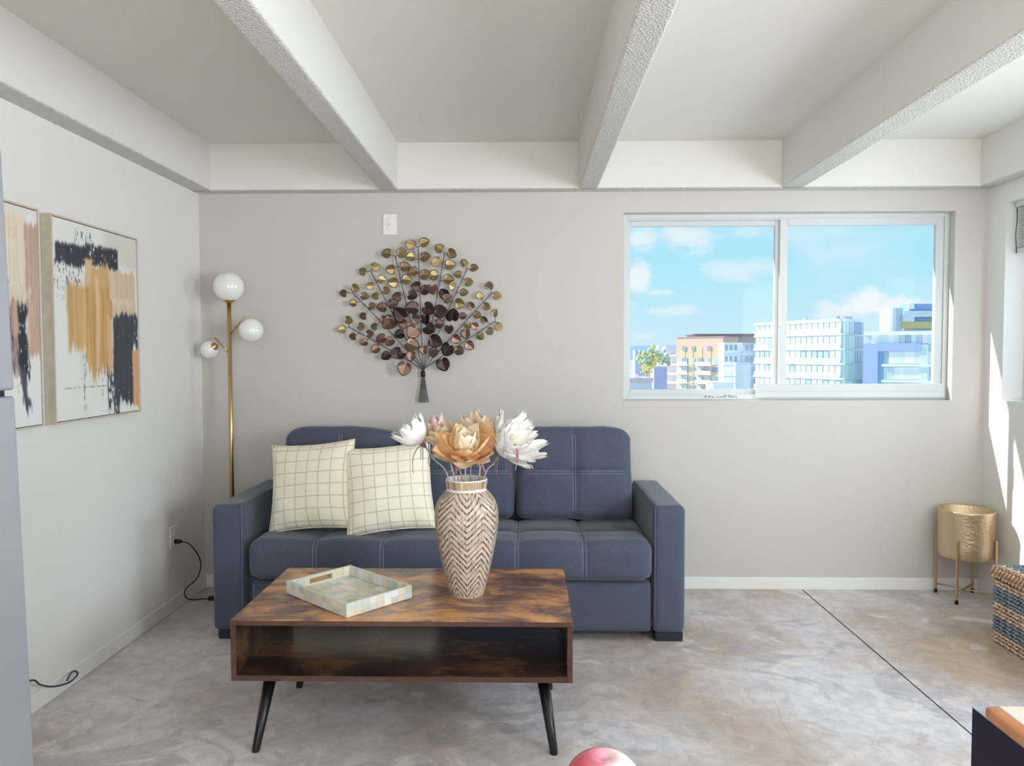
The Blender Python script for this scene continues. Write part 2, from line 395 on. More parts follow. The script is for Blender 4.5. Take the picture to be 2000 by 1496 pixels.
struct('ceiling_beam', B(XL-.02, XR+.02, DH, D+.02, ZB, ZC+.02, bev=.010, seg=3), MBEAM, 'stucco header beam across the top of the back wall', 'beam')
struct('baseboard_back', B(XL, XR, D-.012, D+.002, 0, .07, bev=.003, seg=1), MTRIM, 'low white baseboard along the back wall behind the sofa', 'baseboard')
struct('baseboard_left', B(XL-.002, XL+.012, YB, D-.012, 0, .07, bev=.003, seg=1), MTRIM, 'low white baseboard under the paintings', 'baseboard')
struct('baseboard_right', B(XR-.012, XR+.002, YB, D-.012, 0, .07, bev=.003, seg=1), MTRIM, 'low white baseboard behind the basket and planter', 'baseboard')

# window 1 (back wall)
w1 = thing('window_1', ((WX0+WX1)/2, D+.1, WZ0), 'white framed sliding window with a view of the city', 'window', kind='structure')
def ring(bm, x0, x1, z0, z1, w, y0, y1, wb=None, wt=None, bev=.003):
    wb = w if wb is None else wb; wt = w if wt is None else wt
    box(bm, x0, x0+w, y0, y1, z0, z1, bev, 1); box(bm, x1-w, x1, y0, y1, z0, z1, bev, 1)
    box(bm, x0+w, x1-w, y0, y1, z0, z0+wb, bev, 1); box(bm, x0+w, x1-w, y0, y1, z1-wt, z1, bev, 1); return bm
bm = ring(bmesh.new(), WX0, WX1, WZ0, WZ1, .026, D+.055, D+.15)
box(bm, WX0+.026, WX1-.026, D+.065, D+.07, WZ1-.034, WZ1-.024); box(bm, WX0+.02, WX1-.02, D+.062, D+.068, WZ0+.02, WZ0+.034)
obj('frame', bm, MVINYL, w1)
s1 = obj('sash', ring(bmesh.new(), WX0+.022, 1.455, WZ0+.026, WZ1-.030, .026, D+.085, D+.115, .034, .034), MVINYL, w1)
obj('pane', B(WX0+.045, 1.435, D+.098, D+.102, WZ0+.055, WZ1-.06), MGLASS, s1)
s2 = obj('sash', ring(bmesh.new(), 1.45, WX1-.024, WZ0+.026, WZ1-.030, .046, D+.066, D+.094, .05, .036), MVINYL, w1)
obj('pane', B(1.49, WX1-.065, D+.078, D+.082, WZ0+.07, WZ1-.06), MGLASS, s2)
bm = B(1.452, 1.462, D+.058, D+.068, 1.5, 1.62, .003, 1); obj('latch', bm, MVINYL2, s2)
bm = bmesh.new(); box(bm, 1.318, 2.385, D+.035, D+.060, WZ0+.012, WZ0+.05, .004, 2); box(bm, 1.318, 2.385, D+.045, D+.066, WZ0+.045, WZ0+.092, .004, 2)
obj('track_cover', bm, MVINYL, w1, label='white plastic track cover lying along the sill')
bm = bmesh.new()
for i in range(9):
    x = 1.03+i*.022+random.uniform(-.005, .005); box(bm, x, x+random.uniform(.008, .016), D+.05, D+.054, WZ0+.014, WZ0+.014+random.uniform(.006, .016), .001, 1)
obj('roller_latch', bm, mat('grime_grey', (150, 152, 156), .6), w1)
# window 2 (right wall)
w2 = thing('window_2', (XR+.15, (RY0+RY1)/2, RZ0), 'window in the wall beside the planter, half covered by the shade', 'window', kind='structure')
def ringy(bm, y0, y1, z0, z1, w, x0, x1):
    box(bm, x0, x1, y0, y0+w, z0, z1, .003, 1); box(bm, x0, x1, y1-w, y1, z0, z1, .003, 1)
    box(bm, x0, x1, y0+w, y1-w, z0, z0+w, .003, 1); box(bm, x0, x1, y0+w, y1-w, z1-w, z1, .003, 1); return bm
bm = ringy(bmesh.new(), RY0, RY1, RZ0, RZ1, .045, XR+.11, XR+.17); box(bm, XR+.11, XR+.17, 2.88, 2.94, RZ0+.04, RZ1-.04)
obj('frame', bm, MVINYL, w2)
obj('pane', B(XR+.145, XR+.148, RY0+.04, 2.885, RZ0+.04, RZ1-.04), MGLASS, w2); obj('pane', B(XR+.145, XR+.148, 2.935, RY1-.04, RZ0+.04, RZ1-.04), MGLASS, w2)
w3 = thing('window_3', (XR+.15, -.1, .9), 'window in the side wall nearer the camera', 'window', kind='structure')
obj('frame', ringy(bmesh.new(), -1.3, 1.1, .9, 2.155, .045, XR+.15, XR+.2), MVINYL, w3)
obj('pane', B(XR+.17, XR+.173, -1.26, 1.06, .94, 2.12), MGLASS, w3)
d1 = thing('added_door_1', (.2, YB-.15, .08), 'added unseen glazed door behind the camera, opening for the fill light', 'door', kind='structure')
bm = ring(bmesh.new(), -1.4, 1.8, .08, 2.2, .05, YB-.16, YB-.1); box(bm, .17, .23, YB-.16, YB-.1, .12, 2.16); obj('frame', bm, MVINYL, d1)
obj('pane', B(-1.36, 1.76, YB-.13, YB-.127, .12, 2.16), MGLASS, d1)
# cellular shade in window 2
sh = thing('cellular_shade', (XR+.05, 3.0, 2.15), 'white pleated shade raised to the top of the window beside the planter', 'blind')
obj('headrail', B(XR+.03, XR+.085, RY0+.02, RY1-.03, 2.125, 2.155, .003, 1), MVINYL, sh)
msh = mat('shade_cloth', (214, 215, 212), .9)
bm = bmesh.new(); npl = 15; zt, zb_ = 2.125, 1.905
prev = None
for i in range(npl*2+1):
    z = zt-(zt-zb_)*i/(npl*2); xo = .0 if i % 2 else .018
    a = [bm.verts.new((XR+.038+xo, y, z)) for y in (RY0+.03, RY1-.035)] + [bm.verts.new((XR+.076-xo, y, z)) for y in (RY1-.035, RY0+.03)]
    if prev:
        for k in range(4): bm.faces.new((prev[k], prev[(k+1) % 4], a[(k+1) % 4], a[k]))
    prev = a
obj('pleats', bm, msh, sh)
obj('bottom_rail', B(XR+.034, XR+.08, RY0+.03, RY1-.03, 1.882, 1.906, .004, 2), MVINYL, sh)
obj('pull_cord', tube(bmesh.new(), [(XR+.03, 4.03-.004*sin(i), 2.12-i*.03) for i in range(9)], .0022, 5), MDARK, sh)

# ------------------------------------------------------------------ wall plates
wp = thing('wall_plate', (-.7725, D, 2.084), 'white coaxial outlet plate on the wall above the metal tree', 'wall plate')
obj('plate', B(-.811, -.734, D-.007, D+.001, 2.026, 2.142, .003, 2), MPLATE, wp)
bm = B(-.79, -.755, D-.010, D-.006, 2.052, 2.116, .002, 1); obj('insert', bm, MPLATE, wp)
bm = bmesh.new(); tube(bm, [(-.7725, D-.009, 2.084), (-.7725, D-.017, 2.084)], .006, 12); obj('connector', bm, MVINYL2, wp)
for z in (2.036, 2.132): obj('screw', tube(bmesh.new(), [(-.7725, D-.006, z), (-.7725, D-.0085, z)], .003, 8), MVINYL2, wp)
po = thing('power_outlet', (XL, 3.852, .386), 'white power outlet on the wall between the paintings and the sofa', 'outlet')
obj('plate', B(XL-.001, XL+.006, 3.812, 3.892, .326, .446, .0025, 2), MPLATE, po)
for z in (.362, .410):
    s = obj('socket', B(XL+.004, XL+.009, 3.835, 3.869, z-.016, z+.016, .002, 1), MPLATE, po)
pc = thing('lamp_cord', (XL+.02, 3.852, .365), 'black lamp cord plugged into the outlet and trailing to the floor', 'cord')
bm = bmesh.new(); tube(bm, [(XL+.009, 3.852, .362), (XL+.03, 3.852, .362), (XL+.045, 3.856, .36)], [.013, .012, .006], 10); obj('plug', bm, MBLACK, pc)
def smooth_path(P, n=8):
    P = [Vector(p) for p in P]; out = []
    for i in range(len(P)-1):
        a, b, c, d = P[max(i-1, 0)], P[i], P[i+1], P[min(i+2, len(P)-1)]
        for k in range(n):
            t = k/n; out.append(.5*((2*b)+(c-a)*t+(2*a-5*b+4*c-d)*t*t+(-a+3*b-3*c+d)*t**3))
    out.append(P[-1]); return out
obj('cable', tube(bmesh.new(), smooth_path([(XL+.045, 3.856, .36), (XL+.07, 3.90, .33), (XL+.075, 4.0, .22), (XL+.05, 4.02, .12), (XL+.02, 3.93, .075), (XL+.03, 3.95, .02), (XL+.09, 4.0, .006), (-1.70, 4.02, .005), (-1.655, 4.05, .006)]), .0032, 6), MBLACK, pc)
p2 = thing('coiled_cable', (-1.80, 2.85, 0), 'dark coiled cord on the floor coming from behind the refrigerator', 'cord')
def near_wall(u, v, x):
    d = FWD + (u-1000)/FPX*RG2 - (v-748)/FPX*UP2
    return CAM + d*(x/d.x)
obj('cable', tube(bmesh.new(), smooth_path([(-1.835, 2.2, .13), (-1.832, 2.45, .165), near_wall(57, 1330, -1.828), near_wall(78, 1337, -1.82), near_wall(98, 1341, -1.815), near_wall(120, 1338, -1.81), near_wall(138, 1331, -1.81), near_wall(151, 1318, -1.825), near_wall(148, 1311, -1.84), near_wall(139, 1314, -1.835), near_wall(131, 1329, -1.80)]), .0036, 6), mat('dark_rubber', (58, 60, 74), .5), p2)

# ------------------------------------------------------------------ floor lamp
PX, PY = -1.627, 4.05
lp = thing('floor_lamp', (PX, PY, 0), 'brass floor lamp with three white globes in the corner behind the sofa', 'lamp')
obj('base', lathe(bmesh.new(), [(0, 0), (.098, 0), (.102, .006), (.098, .016), (.02, .022), (0, .022)], (PX, PY, 0), 40), MBRASS, lp)
obj('pole', tube(bmesh.new(), [(PX, PY, .02), (PX, PY, 1.634)], .0115, 16), MBRASS, lp)
c = lathe(bmesh.new(), [(0, 0), (.012, 0), (.03, .008), (.036, .016), (.034, .02), (0, .016)], (PX, PY, 1.63), 24); obj('cup', c, MBRASS, lp)
obj('globe', sphere(bmesh.new(), (PX, PY, 1.719), .081, 40, 24), MGLOBE, lp, label='largest white globe, on top of the pole')
def disc_cup(c, d, r):
    t = lathe(bmesh.new(), [(0, -.010), (.006, -.010), (.008, -.004), (r*.8, 0), (r, .010), (r*.94, .011), (0, .004)], (0, 0, 0), 20)
    o = bmesh.new(); merge(o, t, Matrix.Translation(c) @ Vector(d).to_track_quat('Z', 'Y').to_matrix().to_4x4()); return o
def lamp_arm(u0, v0, u1, v1, gu, gv, cu, cv, r, Y, Yg, lab):
    a = at(u0, v0, PY); b = at(u1, v1, Y); g = at(gu, gv, Yg)
    bm = bmesh.new(); tube(bm, [a, b], .0052, 10)
    cc = at(cu, cv, (Y+Yg)/2); cc = g + (cc-g).normalized()*(r-.001)
    near = a + (b-a)*.62; tube(bm, [near, cc], .004, 8)
    obj('arm', bm, MBRASS, lp); obj('cup', disc_cup(cc, g-cc, r*.52), MBRASS, lp); obj('globe', sphere(bmesh.new(), g, r, 32, 20), MGLOBE, lp, label=lab)
lamp_arm(451, 652, 478, 618, 490, 645, 470, 634, .0655, 4.03, 4.03, 'small white globe on the higher arm')
lamp_arm(447, 690, 420, 660, 409, 683, 421, 675, .049, 4.06, 4.10, 'smallest white globe on the lower arm')
obj('foot_switch', B(-1.745, -1.70, 3.985, 4.01, 0.0, .022, .004, 2), MBLACK, lp)

# ------------------------------------------------------------------ metal tree wall art
ART = '''697,120,42,-20,g 805,105,42,200,g 938,155,40,-30,g 1040,190,42,160,g 502,197,42,0,g 618,187,42,200,g 700,220,40,0,g 815,228,44,180,g 910,262,42,20,g 1018,290,44,180,g 1137,278,33,-60,g 1222,320,36,170,g 303,345,34,-20,g 395,303,36,190,g 535,325,42,0,g 642,308,42,190,g 718,350,44,20,g 815,375,45,180,g 885,378,45,0,g 1092,373,33,0,g 445,410,36,170,g 553,433,42,0,g 657,415,42,170,g 1000,415,44,180,g 1178,432,36,180,g 1347,463,35,-90,b 230,480,36,160,g 140,523,32,-10,b 357,462,32,0,g 492,503,34,170,g 742,465,42,0,d 815,500,42,180,d 872,492,44,90,b 1043,470,32,-30,g 1412,545,35,170,g 305,555,36,170,g 407,547,30,0,g 590,552,40,0,b 705,545,42,170,d 980,530,45,-60,d 997,568,42,200,b 1135,525,35,180,g 1268,550,32,-90,g 218,610,32,0,g 373,638,34,170,g 458,648,42,0,b 543,613,42,190,d 1100,607,44,170,g 1195,628,33,-60,b 1328,633,34,160,g 1395,692,32,-120,g 305,712,32,0,b 180,745,35,170,g 615,700,64,-45,d 708,650,55,0,d 845,650,55,150,d 943,677,57,180,d 1052,722,57,-90,d 1125,715,30,180,d 740,737,42,180,b 820,737,42,90,d 1250,710,34,150,g 1310,747,32,-60,b 122,828,33,10,g 282,803,34,160,g 397,805,30,0,b 515,775,62,45,b 465,740,30,150,b 640,778,40,0,b 928,780,40,180,d 717,840,57,45,b 850,825,53,150,d 1010,825,38,90,d 1165,795,32,120,g 1228,798,32,-30,b 1425,800,33,160,g 220,883,32,0,b 355,860,33,190,b 605,872,42,20,d 455,908,42,20,b 517,933,42,50,b 900,920,57,160,d 1155,857,42,90,b 1355,842,33,140,g 305,937,33,20,b 405,990,40,30,b 1070,903,40,150,b 1272,888,33,140,g 697,957,58,160,b 800,990,37,90,b 578,1022,50,20,d 615,1045,35,60,d 700,1045,42,80,b 880,1020,40,90,d 1010,985,57,60,d 1103,1010,40,150,b 1180,955,40,140,b 490,1052,40,40,d 643,1145,58,75,b 965,1108,57,110,d'''
art = thing('metal_tree', (-.592, D, 1.55), 'fan-shaped metal tree of gold and bronze leaves hung above the sofa', 'wall art')
def zp(x, y, Y=4.2): return at(640+x/4.275, 450+y/4.275, Y)
BASE = zp(795, 1165, 4.205)
tips = [(175, 805), (205, 520), (360, 340), (565, 215), (755, 140), (975, 190), (1165, 320), (1372, 520), (1400, 758)]
ctrl = [(640, 1060), (560, 870), (590, 800), (660, 640), (775, 640), (900, 640), (985, 700), (1000, 920), (1010, 1010)]
branches = []
for (tx, ty), (mx, my) in zip(tips, ctrl):
    P0, P1, P2 = BASE, zp(mx, my), zp(tx, ty); pts = []
    for i in range(21):
        t = i/20; pts.append(P0.lerp(P1, t*2) if False else ((1-t)**2*P0+2*t*(1-t)*P1+t*t*P2))
    branches.append(pts)
def leaf_mesh(nm, m, deep):
    bm = bmesh.new(); n = 16; c = bm.verts.new((0, 0, 0)); rings = []
    for ri, f in ((0, .5), (1, 1.0)):
        ring_ = []
        for k in range(n):
            th = 2*pi*k/n; rr = (1.0-.50*exp(-(min(th, 2*pi-th)/.36)**2)+.14*exp(-((th-pi)/.35)**2)-.05*exp(-((min(th, 2*pi-th)-2.2)/.5)**2))*f
            x, y = rr*cos(th), rr*sin(th)*.97
            z = deep*f**1.5 - .10*(1-f) + .06*abs(y)
            if k == 0: z -= .1*f
            ring_.append(bm.verts.new((x, y, z)))
        rings.append(ring_)
    back = [bm.verts.new((v.co.x*.97, v.co.y*.97, v.co.z-.07)) for v in rings[1]]
    for k in range(n):
        k2 = (k+1) % n
        bm.faces.new((c, rings[0][k], rings[0][k2])); bm.faces.new((rings[0][k], rings[1][k], rings[1][k2], rings[0][k2])); bm.faces.new((rings[1][k], back[k], back[k2], rings[1][k2]))
    bm.faces.new(list(reversed(back)))
    me = bpy.data.meshes.new(nm); bm.to_mesh(me); bm.free(); me.materials.append(m)
    for p in me.polygons: p.use_smooth = len(p.vertices) < 5
    return me
LM = {k: leaf_mesh('leaf_'+k, m, .42) for k, m in zip('gbd', MLEAF)}
twigs = [[] for _ in branches]
for idx, tok in enumerate(ART.split()):
    x, y, r, a, cc = tok.split(','); x, y, r, a = float(x), float(y), float(r), radians(float(a))
    Y = D-.03-.018*(idx % 3)-(.012 if r > 48 else 0)
    p = zp(x, y, Y); R_ = r/4.275/FPX*Y
    o = bpy.data.objects.new('leaf', LM[cc]); COL.objects.link(o); o.parent = art; o.location = p-art.location
    # local z towards the room, local x along the notch direction; small random tilt so each cup catches the light its own way
    X = Vector((cos(a), 0, sin(a))); Zv = Vector((random.uniform(-.3, .3), -1, random.uniform(-.25, .35))).normalized(); X = (X-Zv*X.dot(Zv)).normalized(); Yv = Zv.cross(X)
    o.rotation_euler = Matrix((X, Yv, Zv)).transposed().to_euler(); o.scale = (R_*1.07,)*3
    best = min(((q-p).length, bi, qi) for bi, b in enumerate(branches) for qi, q in enumerate(b) if qi > 3)
    twigs[best[1]].append((branches[best[1]][best[2]], p+Vector((0, .002, 0))))
for b, tw in zip(branches, twigs):
    bm = bmesh.new(); tube(bm, b, .0026, 6)
    for q, p in tw: tube(bm, [q, q.lerp(p, .5)+Vector((0, .004, 0)), p], .0014, 4)
    obj('branch', bm, MSTEM, art)
for i in range(11):
    f = (i-5)/5; a = zp(795+f*10, 1160, 4.205+.004*(i % 2)); b = zp(797+f*12, 1230, 4.207+.004*(i % 2)); e = zp(800+f*42, 1440-abs(f)*6, 4.2-.01*cos(f*1.5))
    obj('stalk', tube(bmesh.new(), [a, b, b.lerp(e, .5), e], .0017, 6), MSTEM, art)
a = zp(795, 1178, 4.205); b = zp(796, 1222, 4.205); obj('binding', tube(bmesh.new(), [a, b], .0125, 12), MBLACK, art)

# ------------------------------------------------------------------ paintings on the left wall
def fbm(x, y, s, seed=0, o=4): return noise.fractal((x*s, y*s, seed*7.3), .9, 2.0, o)
def sst(x, a, b):
    t = max(0, min(1, (x-a)/(b-a))); return t*t*(3-2*t)
def painting2(u, v):
    c = Vector((226, 226, 222)); c += Vector((4, 2, -3))*fbm(u, v, 6)
    if u > .5 and v < .2: c = c.lerp(Vector((206, 205, 192)), .7*sst(u, .5, .65)*(1-sst(v, .15, .2)))
    def lay(x0, x1, y0, y1, col, sx=.01, sy=.012, streak=0., al=1., rag=.02, sd=1, dry=0.):
        nonlocal c
        jx = rag*.5*fbm(u, v, 9, sd); jt = rag*(fbm(u*6, v*.3, 5, sd+1)+.6*fbm(u*20, v, 3, sd+4)); jb = rag*(1.6*fbm(u*6, v*.3, 5, sd+2)+fbm(u*22, v, 3, sd+5))
        m = sst(u+jx, x0-sx, x0+sx)*(1-sst(u+jx, x1-sx, x1+sx))*sst(v+jt, y0-sy, y0+sy)*(1-sst(v+jb, y1-sy, y1+sy))
        if dry:
            m *= sst(fbm(u*2.2, v, 30, sd+9, 5)+.35*fbm(u*3, v*.4, 30, sd+13), -dry, -dry+.4)
        cc = Vector(col)
        if streak: cc = cc*(1+streak*fbm(u*9, v*.5, 4, sd+3))
        c = c.lerp(cc, m*al)
    lay(.0, .3, .20, .34, (70, 70, 80), al=.75, sd=3, dry=-.22); lay(.0, .25, .30, .40, (80, 80, 88), al=.6, sd=5, dry=-.3)
    lay(.22, .42, .03, .10, (60, 60, 68), al=.8, sd=8, dry=-.2)
    lay(.02, .37, .115, .215, (58, 62, 74), sd=11, streak=.2, dry=.95, rag=.012); lay(.35, .74, .09, .205, (58, 56, 64), sd=12, streak=.3, dry=.8, rag=.015)
    lay(.13, .36, .31, .64, (200, 164, 112), sd=21, streak=.12, rag=.03, sx=.02, sy=.03); lay(.33, .64, .24, .76, (198, 158, 102), sd=22, streak=.12, rag=.05)
    lay(.34, .42, .16, .30, (216, 184, 146), sd=24); lay(.40, .63, .20, .30, (206, 168, 120), sd=25, rag=.05)
    lay(.45, .49, .25, .74, (228, 196, 158), sd=26, al=.8, sx=.015); lay(.30, .34, .35, .66, (222, 188, 140), sd=27, al=.6, sx=.015); lay(.58, .66, .45, .78, (218, 180, 140), sd=28, al=.8)
    lay(.62, .97, .205, .455, (212, 188, 160), sd=31, streak=.05, rag=.02); lay(.66, .94, .36, .40, (232, 216, 200), sd=32, al=.6)
    lay(.66, .93, .445, .955, (64, 70, 78), sd=41, streak=.15, rag=.03, dry=1.1); lay(.90, 1.0, .445, .64, (66, 72, 80), sd=42, streak=.15, rag=.03, dry=.8)
    lay(.58, .72, .77, .97, (70, 76, 82), sd=43, rag=.05, dry=.2); lay(.915, 1.0, .64, .975, (214, 164, 120), sd=44, rag=.01)
    lay(.63, .655, .38, .46, (190, 140, 96), sd=46)
    lay(.26, .34, .66, .80, (150, 148, 146), sd=51, al=.6, dry=-.1)
    lay(.29, .315, .72, .96, (120, 118, 120), sd=52, al=.8, dry=.05, rag=.01, sx=.006); lay(.51, .52, .76, .93, (110, 112, 116), sd=53, al=.8, dry=.1, sx=.004); lay(.575, .585, .74, .97, (60, 64, 70), sd=54, sx=.004, al=.9)
    lay(.08, .56, .838, .842, (90, 92, 98), sd=55, sy=.0022, rag=.002, dry=.3)
    return c
def painting1(u, v):
    q = (u-.70)/.30; c = Vector((228, 228, 226))+Vector((4, 2, -3))*fbm(u, v, 6, 2)
    def lay(x0, x1, y0, y1, col, sx=.04, sy=.015, streak=0., al=1., rag=.02, sd=1, dry=0., lean=0.):
        nonlocal c
        qq = q-lean*(v-y0)+rag*2*fbm(u, v, 9, sd); jt = rag*(fbm(u*10, v*.3, 5, sd+1)); jb = 2*rag*(fbm(u*14, v*.3, 5, sd+2)+.6*fbm(u*40, v, 3, sd+5))
        m = sst(qq, x0-sx, x0+sx)*(1-sst(qq, x1-sx, x1+sx))*sst(v+jt, y0-sy, y0+sy)*(1-sst(v+jb, y1-sy, y1+sy))
        if dry: m *= sst(fbm(u*4, v, 22, sd+9), -dry, -dry+.3)
        cc = Vector(col)*(1+streak*fbm(u*16, v*.6, 4, sd+3)); c = c.lerp(cc, m*al)
    lay(-3, 2, -.1, .02, (214, 204, 194), al=.5)
    lay(-3, .62, .03, .40, (226, 212, 192), sd=3, rag=.05, streak=.05); lay(.02, .45, .08, .16, (214, 186, 158), sd=4, al=.5, dry=-.05)
    lay(.62, 1.02, .07, .68, (196, 164, 148), sd=5, streak=.06, rag=.02); lay(.72, .86, .27, .60, (212, 184, 170), sd=6, al=.6, dry=-.05)
    lay(.0, .75, .36, .46, (222, 206, 186), sd=7, rag=.05); lay(.2, .75, .43, .452, (110, 104, 104), sd=8, al=.7, dry=-.05, rag=.03)
    lay(.10, .42, .44, .74, (170, 140, 140), sd=9, streak=.1, rag=.03); lay(.22, .40, .42, .60, (206, 172, 140), sd=10, al=.8)
    lay(-.3, .14, .34, .74, (60, 62, 66), sd=11, rag=.05, dry=.25, lean=.2)
    lay(.34, .60, .44, .80, (44, 48, 60), sd=12, rag=.04, dry=.8, lean=.25); lay(.36, .52, .74, .92, (84, 84, 88), sd=13, rag=.04, dry=.0, lean=.9)
    lay(.05, .30, .60, .82, (110, 106, 108), sd=14, rag=.05, dry=-.02, lean=.3); lay(.62, .68, .48, .70, (216, 206, 190), sd=15, al=.8)
    return c
def painting(y0, y1, z0, z1, fn, label):
    t = thing('framed_painting', (XL, (y0+y1)/2, z0), label, 'painting'); xf = XL+.045
    bm = bmesh.new(); w = .007
    box(bm, XL+.001, xf, y0, y0+w, z0, z1, .0012, 1); box(bm, XL+.001, xf, y1-w, y1, z0, z1, .0012, 1)
    box(bm, XL+.001, xf, y0+w, y1-w, z0, z0+w, .0012, 1); box(bm, XL+.001, xf, y0+w, y1-w, z1-w, z1, .0012, 1)
    obj('frame', bm, MPINE, t, label='pale wooden frame')
    a0, a1, b0, b1 = y0+w+.003, y1-w-.003, z0+w+.003, z1-w-.003; nu, nv = 170, 220
    bm = bmesh.new(); g = [[bm.verts.new((xf-.003, a0+(a1-a0)*i/nu, b1-(b1-b0)*j/nv)) for i in range(nu+1)] for j in range(nv+1)]
    for j in range(nv):
        for i in range(nu): bm.faces.new((g[j][i], g[j+1][i], g[j+1][i+1], g[j][i+1]))
    bk = box(bm, XL+.002, xf-.0035, a0, a1, b0, b1)
    o = obj('canvas', bm, MPAINT, t); me = o.data; ca = me.color_attributes.new('paint', 'FLOAT_COLOR', 'POINT'); n = (nu+1)*(nv+1); vals = []
    for j in range(nv+1):
        for i in range(nu+1):
            c = fn(i/nu, j/nv); vals += rgb(tuple(max(0, min(255, k)) for k in c))
    vals += [.8, .8, .78, 1]*(len(me.vertices)-n); ca.data.foreach_set('color', vals)
painting(2.834, 3.467, 1.078, 1.892, painting2, 'framed abstract painting with gold and black strokes, the one nearer the lamp')
painting(2.128, 2.763, 1.078, 1.892, painting1, 'framed abstract painting with cream and dusty pink strokes, partly behind the refrigerator')

# ------------------------------------------------------------------ sofa
sf = thing('sofa', (-.37, 3.8, 0), 'charcoal blue three-seat fabric sofa against the back wall', 'sofa')
AX0, AX1, BX0, BX1, SY = -1.484, -1.331, .592, .742, 3.433
def arm(x0, x1, inner):
    r = rbox((x1-x0, 4.18-SY, .60), .028, (10, 22, 18)); m = bmesh.new(); merge(m, r, Matrix.Translation(((x0+x1)/2, (SY+4.18)/2, .34)))
    a = obj('armrest', m, MFAB, sf, smooth=True)
    xi = x1-.006 if inner > 0 else x0+.006
    bm = tube(bmesh.new(), smooth_path([(xi, SY-.001, .06), (xi, SY-.001, .60), (xi, SY+.010, .634), (xi, SY+.04, .641), (xi, 4.12, .641)], 4), .0026, 5)
    obj('piping', bm, mat('piping', (96, 104, 124), .8), a)
arm(AX0, AX1, 1); arm(BX0, BX1, -1)
obj('base', B(AX1+.002, BX0-.002, SY+.06, 4.16, .06, .29, .004, 1), MFAB, sf)
bm = bmesh.new(); merge(bm, rbox((1.882, .07, .235), .014, (40, 4, 8)), Matrix.Translation((-.357, SY+.038, .163))); dr = obj('drawer_front', bm, MFAB, sf, smooth=True)
bm = tube(bmesh.new(), [(-1.285, SY+.0025, .055), (-1.285, SY+.0025, .27)], .0012, 4); obj('stitching', bm, MSTITCH, dr)
SX0, SX1, SYF, SYB, SZ0, SZ1 = -1.302, .584, 3.405, 3.93, .287, .468
SC = Vector(((SX0+SX1)/2, (SYF+SYB)/2, (SZ0+SZ1)/2)); npan = 6; ys = 3.645
seams = [SX0+(SX1-SX0)*i/npan for i in range(1, npan)]
def seat_disp(w, n):
    x = w.x+SC.x; y = w.y+SC.y; f = (x-SX0)/(SX1-SX0)*npan; f = min(max(f, 0), npan); px = abs(sin(pi*f))**.45 if .5 < f < npan-.5 else 1.0
    py = 1-.8*exp(-((y-ys)/.018)**2)
    if n.z < -.5: return 0
    up = max(n.z, 0); front = max(-n.y, 0)
    d = .016*px*(py*up + front*.8) - .006*(1-px)
    d -= .006*up*exp(-((y-ys)/.05)**2)
    return d + .0022*noise.noise(Vector((x*6, y*6, 1)))
bm = bmesh.new(); merge(bm, rbox((SX1-SX0, SYB-SYF, SZ1-SZ0), .055, (132, 34, 12), seat_disp), Matrix.Translation(SC)); seat = obj('seat_cushion', bm, MFAB, sf, smooth=True)
def seat_pt(x, s):
    """a point on the seat cushion skin along a front to top profile, s in 0..1"""
    rad = .055; segs = [(SYF, SZ0+.03), (SYF, SZ1-rad)]
    L1 = SZ1-rad-(SZ0+.03); L2 = rad*pi/2; L3 = SYB-.06-SYF-rad; d = s*(L1+L2+L3)
    if d < L1: p, n = Vector((x, SYF, SZ0+.03+d)), Vector((0, -1, 0))
    elif d < L1+L2:
        a = (d-L1)/rad; n = Vector((0, -cos(a), sin(a))); p = Vector((x, SYF+rad, SZ1-rad))+n*rad
    else: p, n = Vector((x, SYF+rad+d-L1-L2, SZ1)), Vector((0, 0, 1))
    return p + n*(seat_disp(p-SC, n)+.0006)
bm = bmesh.new()
for sx in seams:
    for o_ in (-.008, .008): tube(bm, [seat_pt(sx+o_, i/34) for i in range(35)], .0013, 4)
for o_ in (-.009, .009):
    pts = []
    for i in range(141):
        x = SX0+.03+(SX1-SX0-.06)*i/140; p = Vector((x, ys+o_, SZ1)); n = Vector((0, 0, 1)); pts.append(p+n*(seat_disp(p-SC, n)+.0008))
    tube(bm, pts, .0013, 4)
obj('stitching', bm, MSTITCH, seat, label='pale double seams')
CW, CH, CT = .603, .485, .15
def back_disp(w, n):
    if n.y > .3: return 0
    fx = w.x/(CW/2); fz = w.z/(CH/2)
    bul = .022*((1-fx**2)*(1-fz**2)+.35*abs(sin(pi*fx))*abs(sin(pi*fz)))
    gr = .008*exp(-(w.x/.014)**2)+.008*exp(-(w.z/.014)**2); tuft = .018*exp(-((w.x**2+w.z**2)/.0016))
    f = max(-n.y, 0)
    return (bul-gr-tuft)*f + .004*noise.noise(Vector((w.x*9+5, w.z*9, 3)))
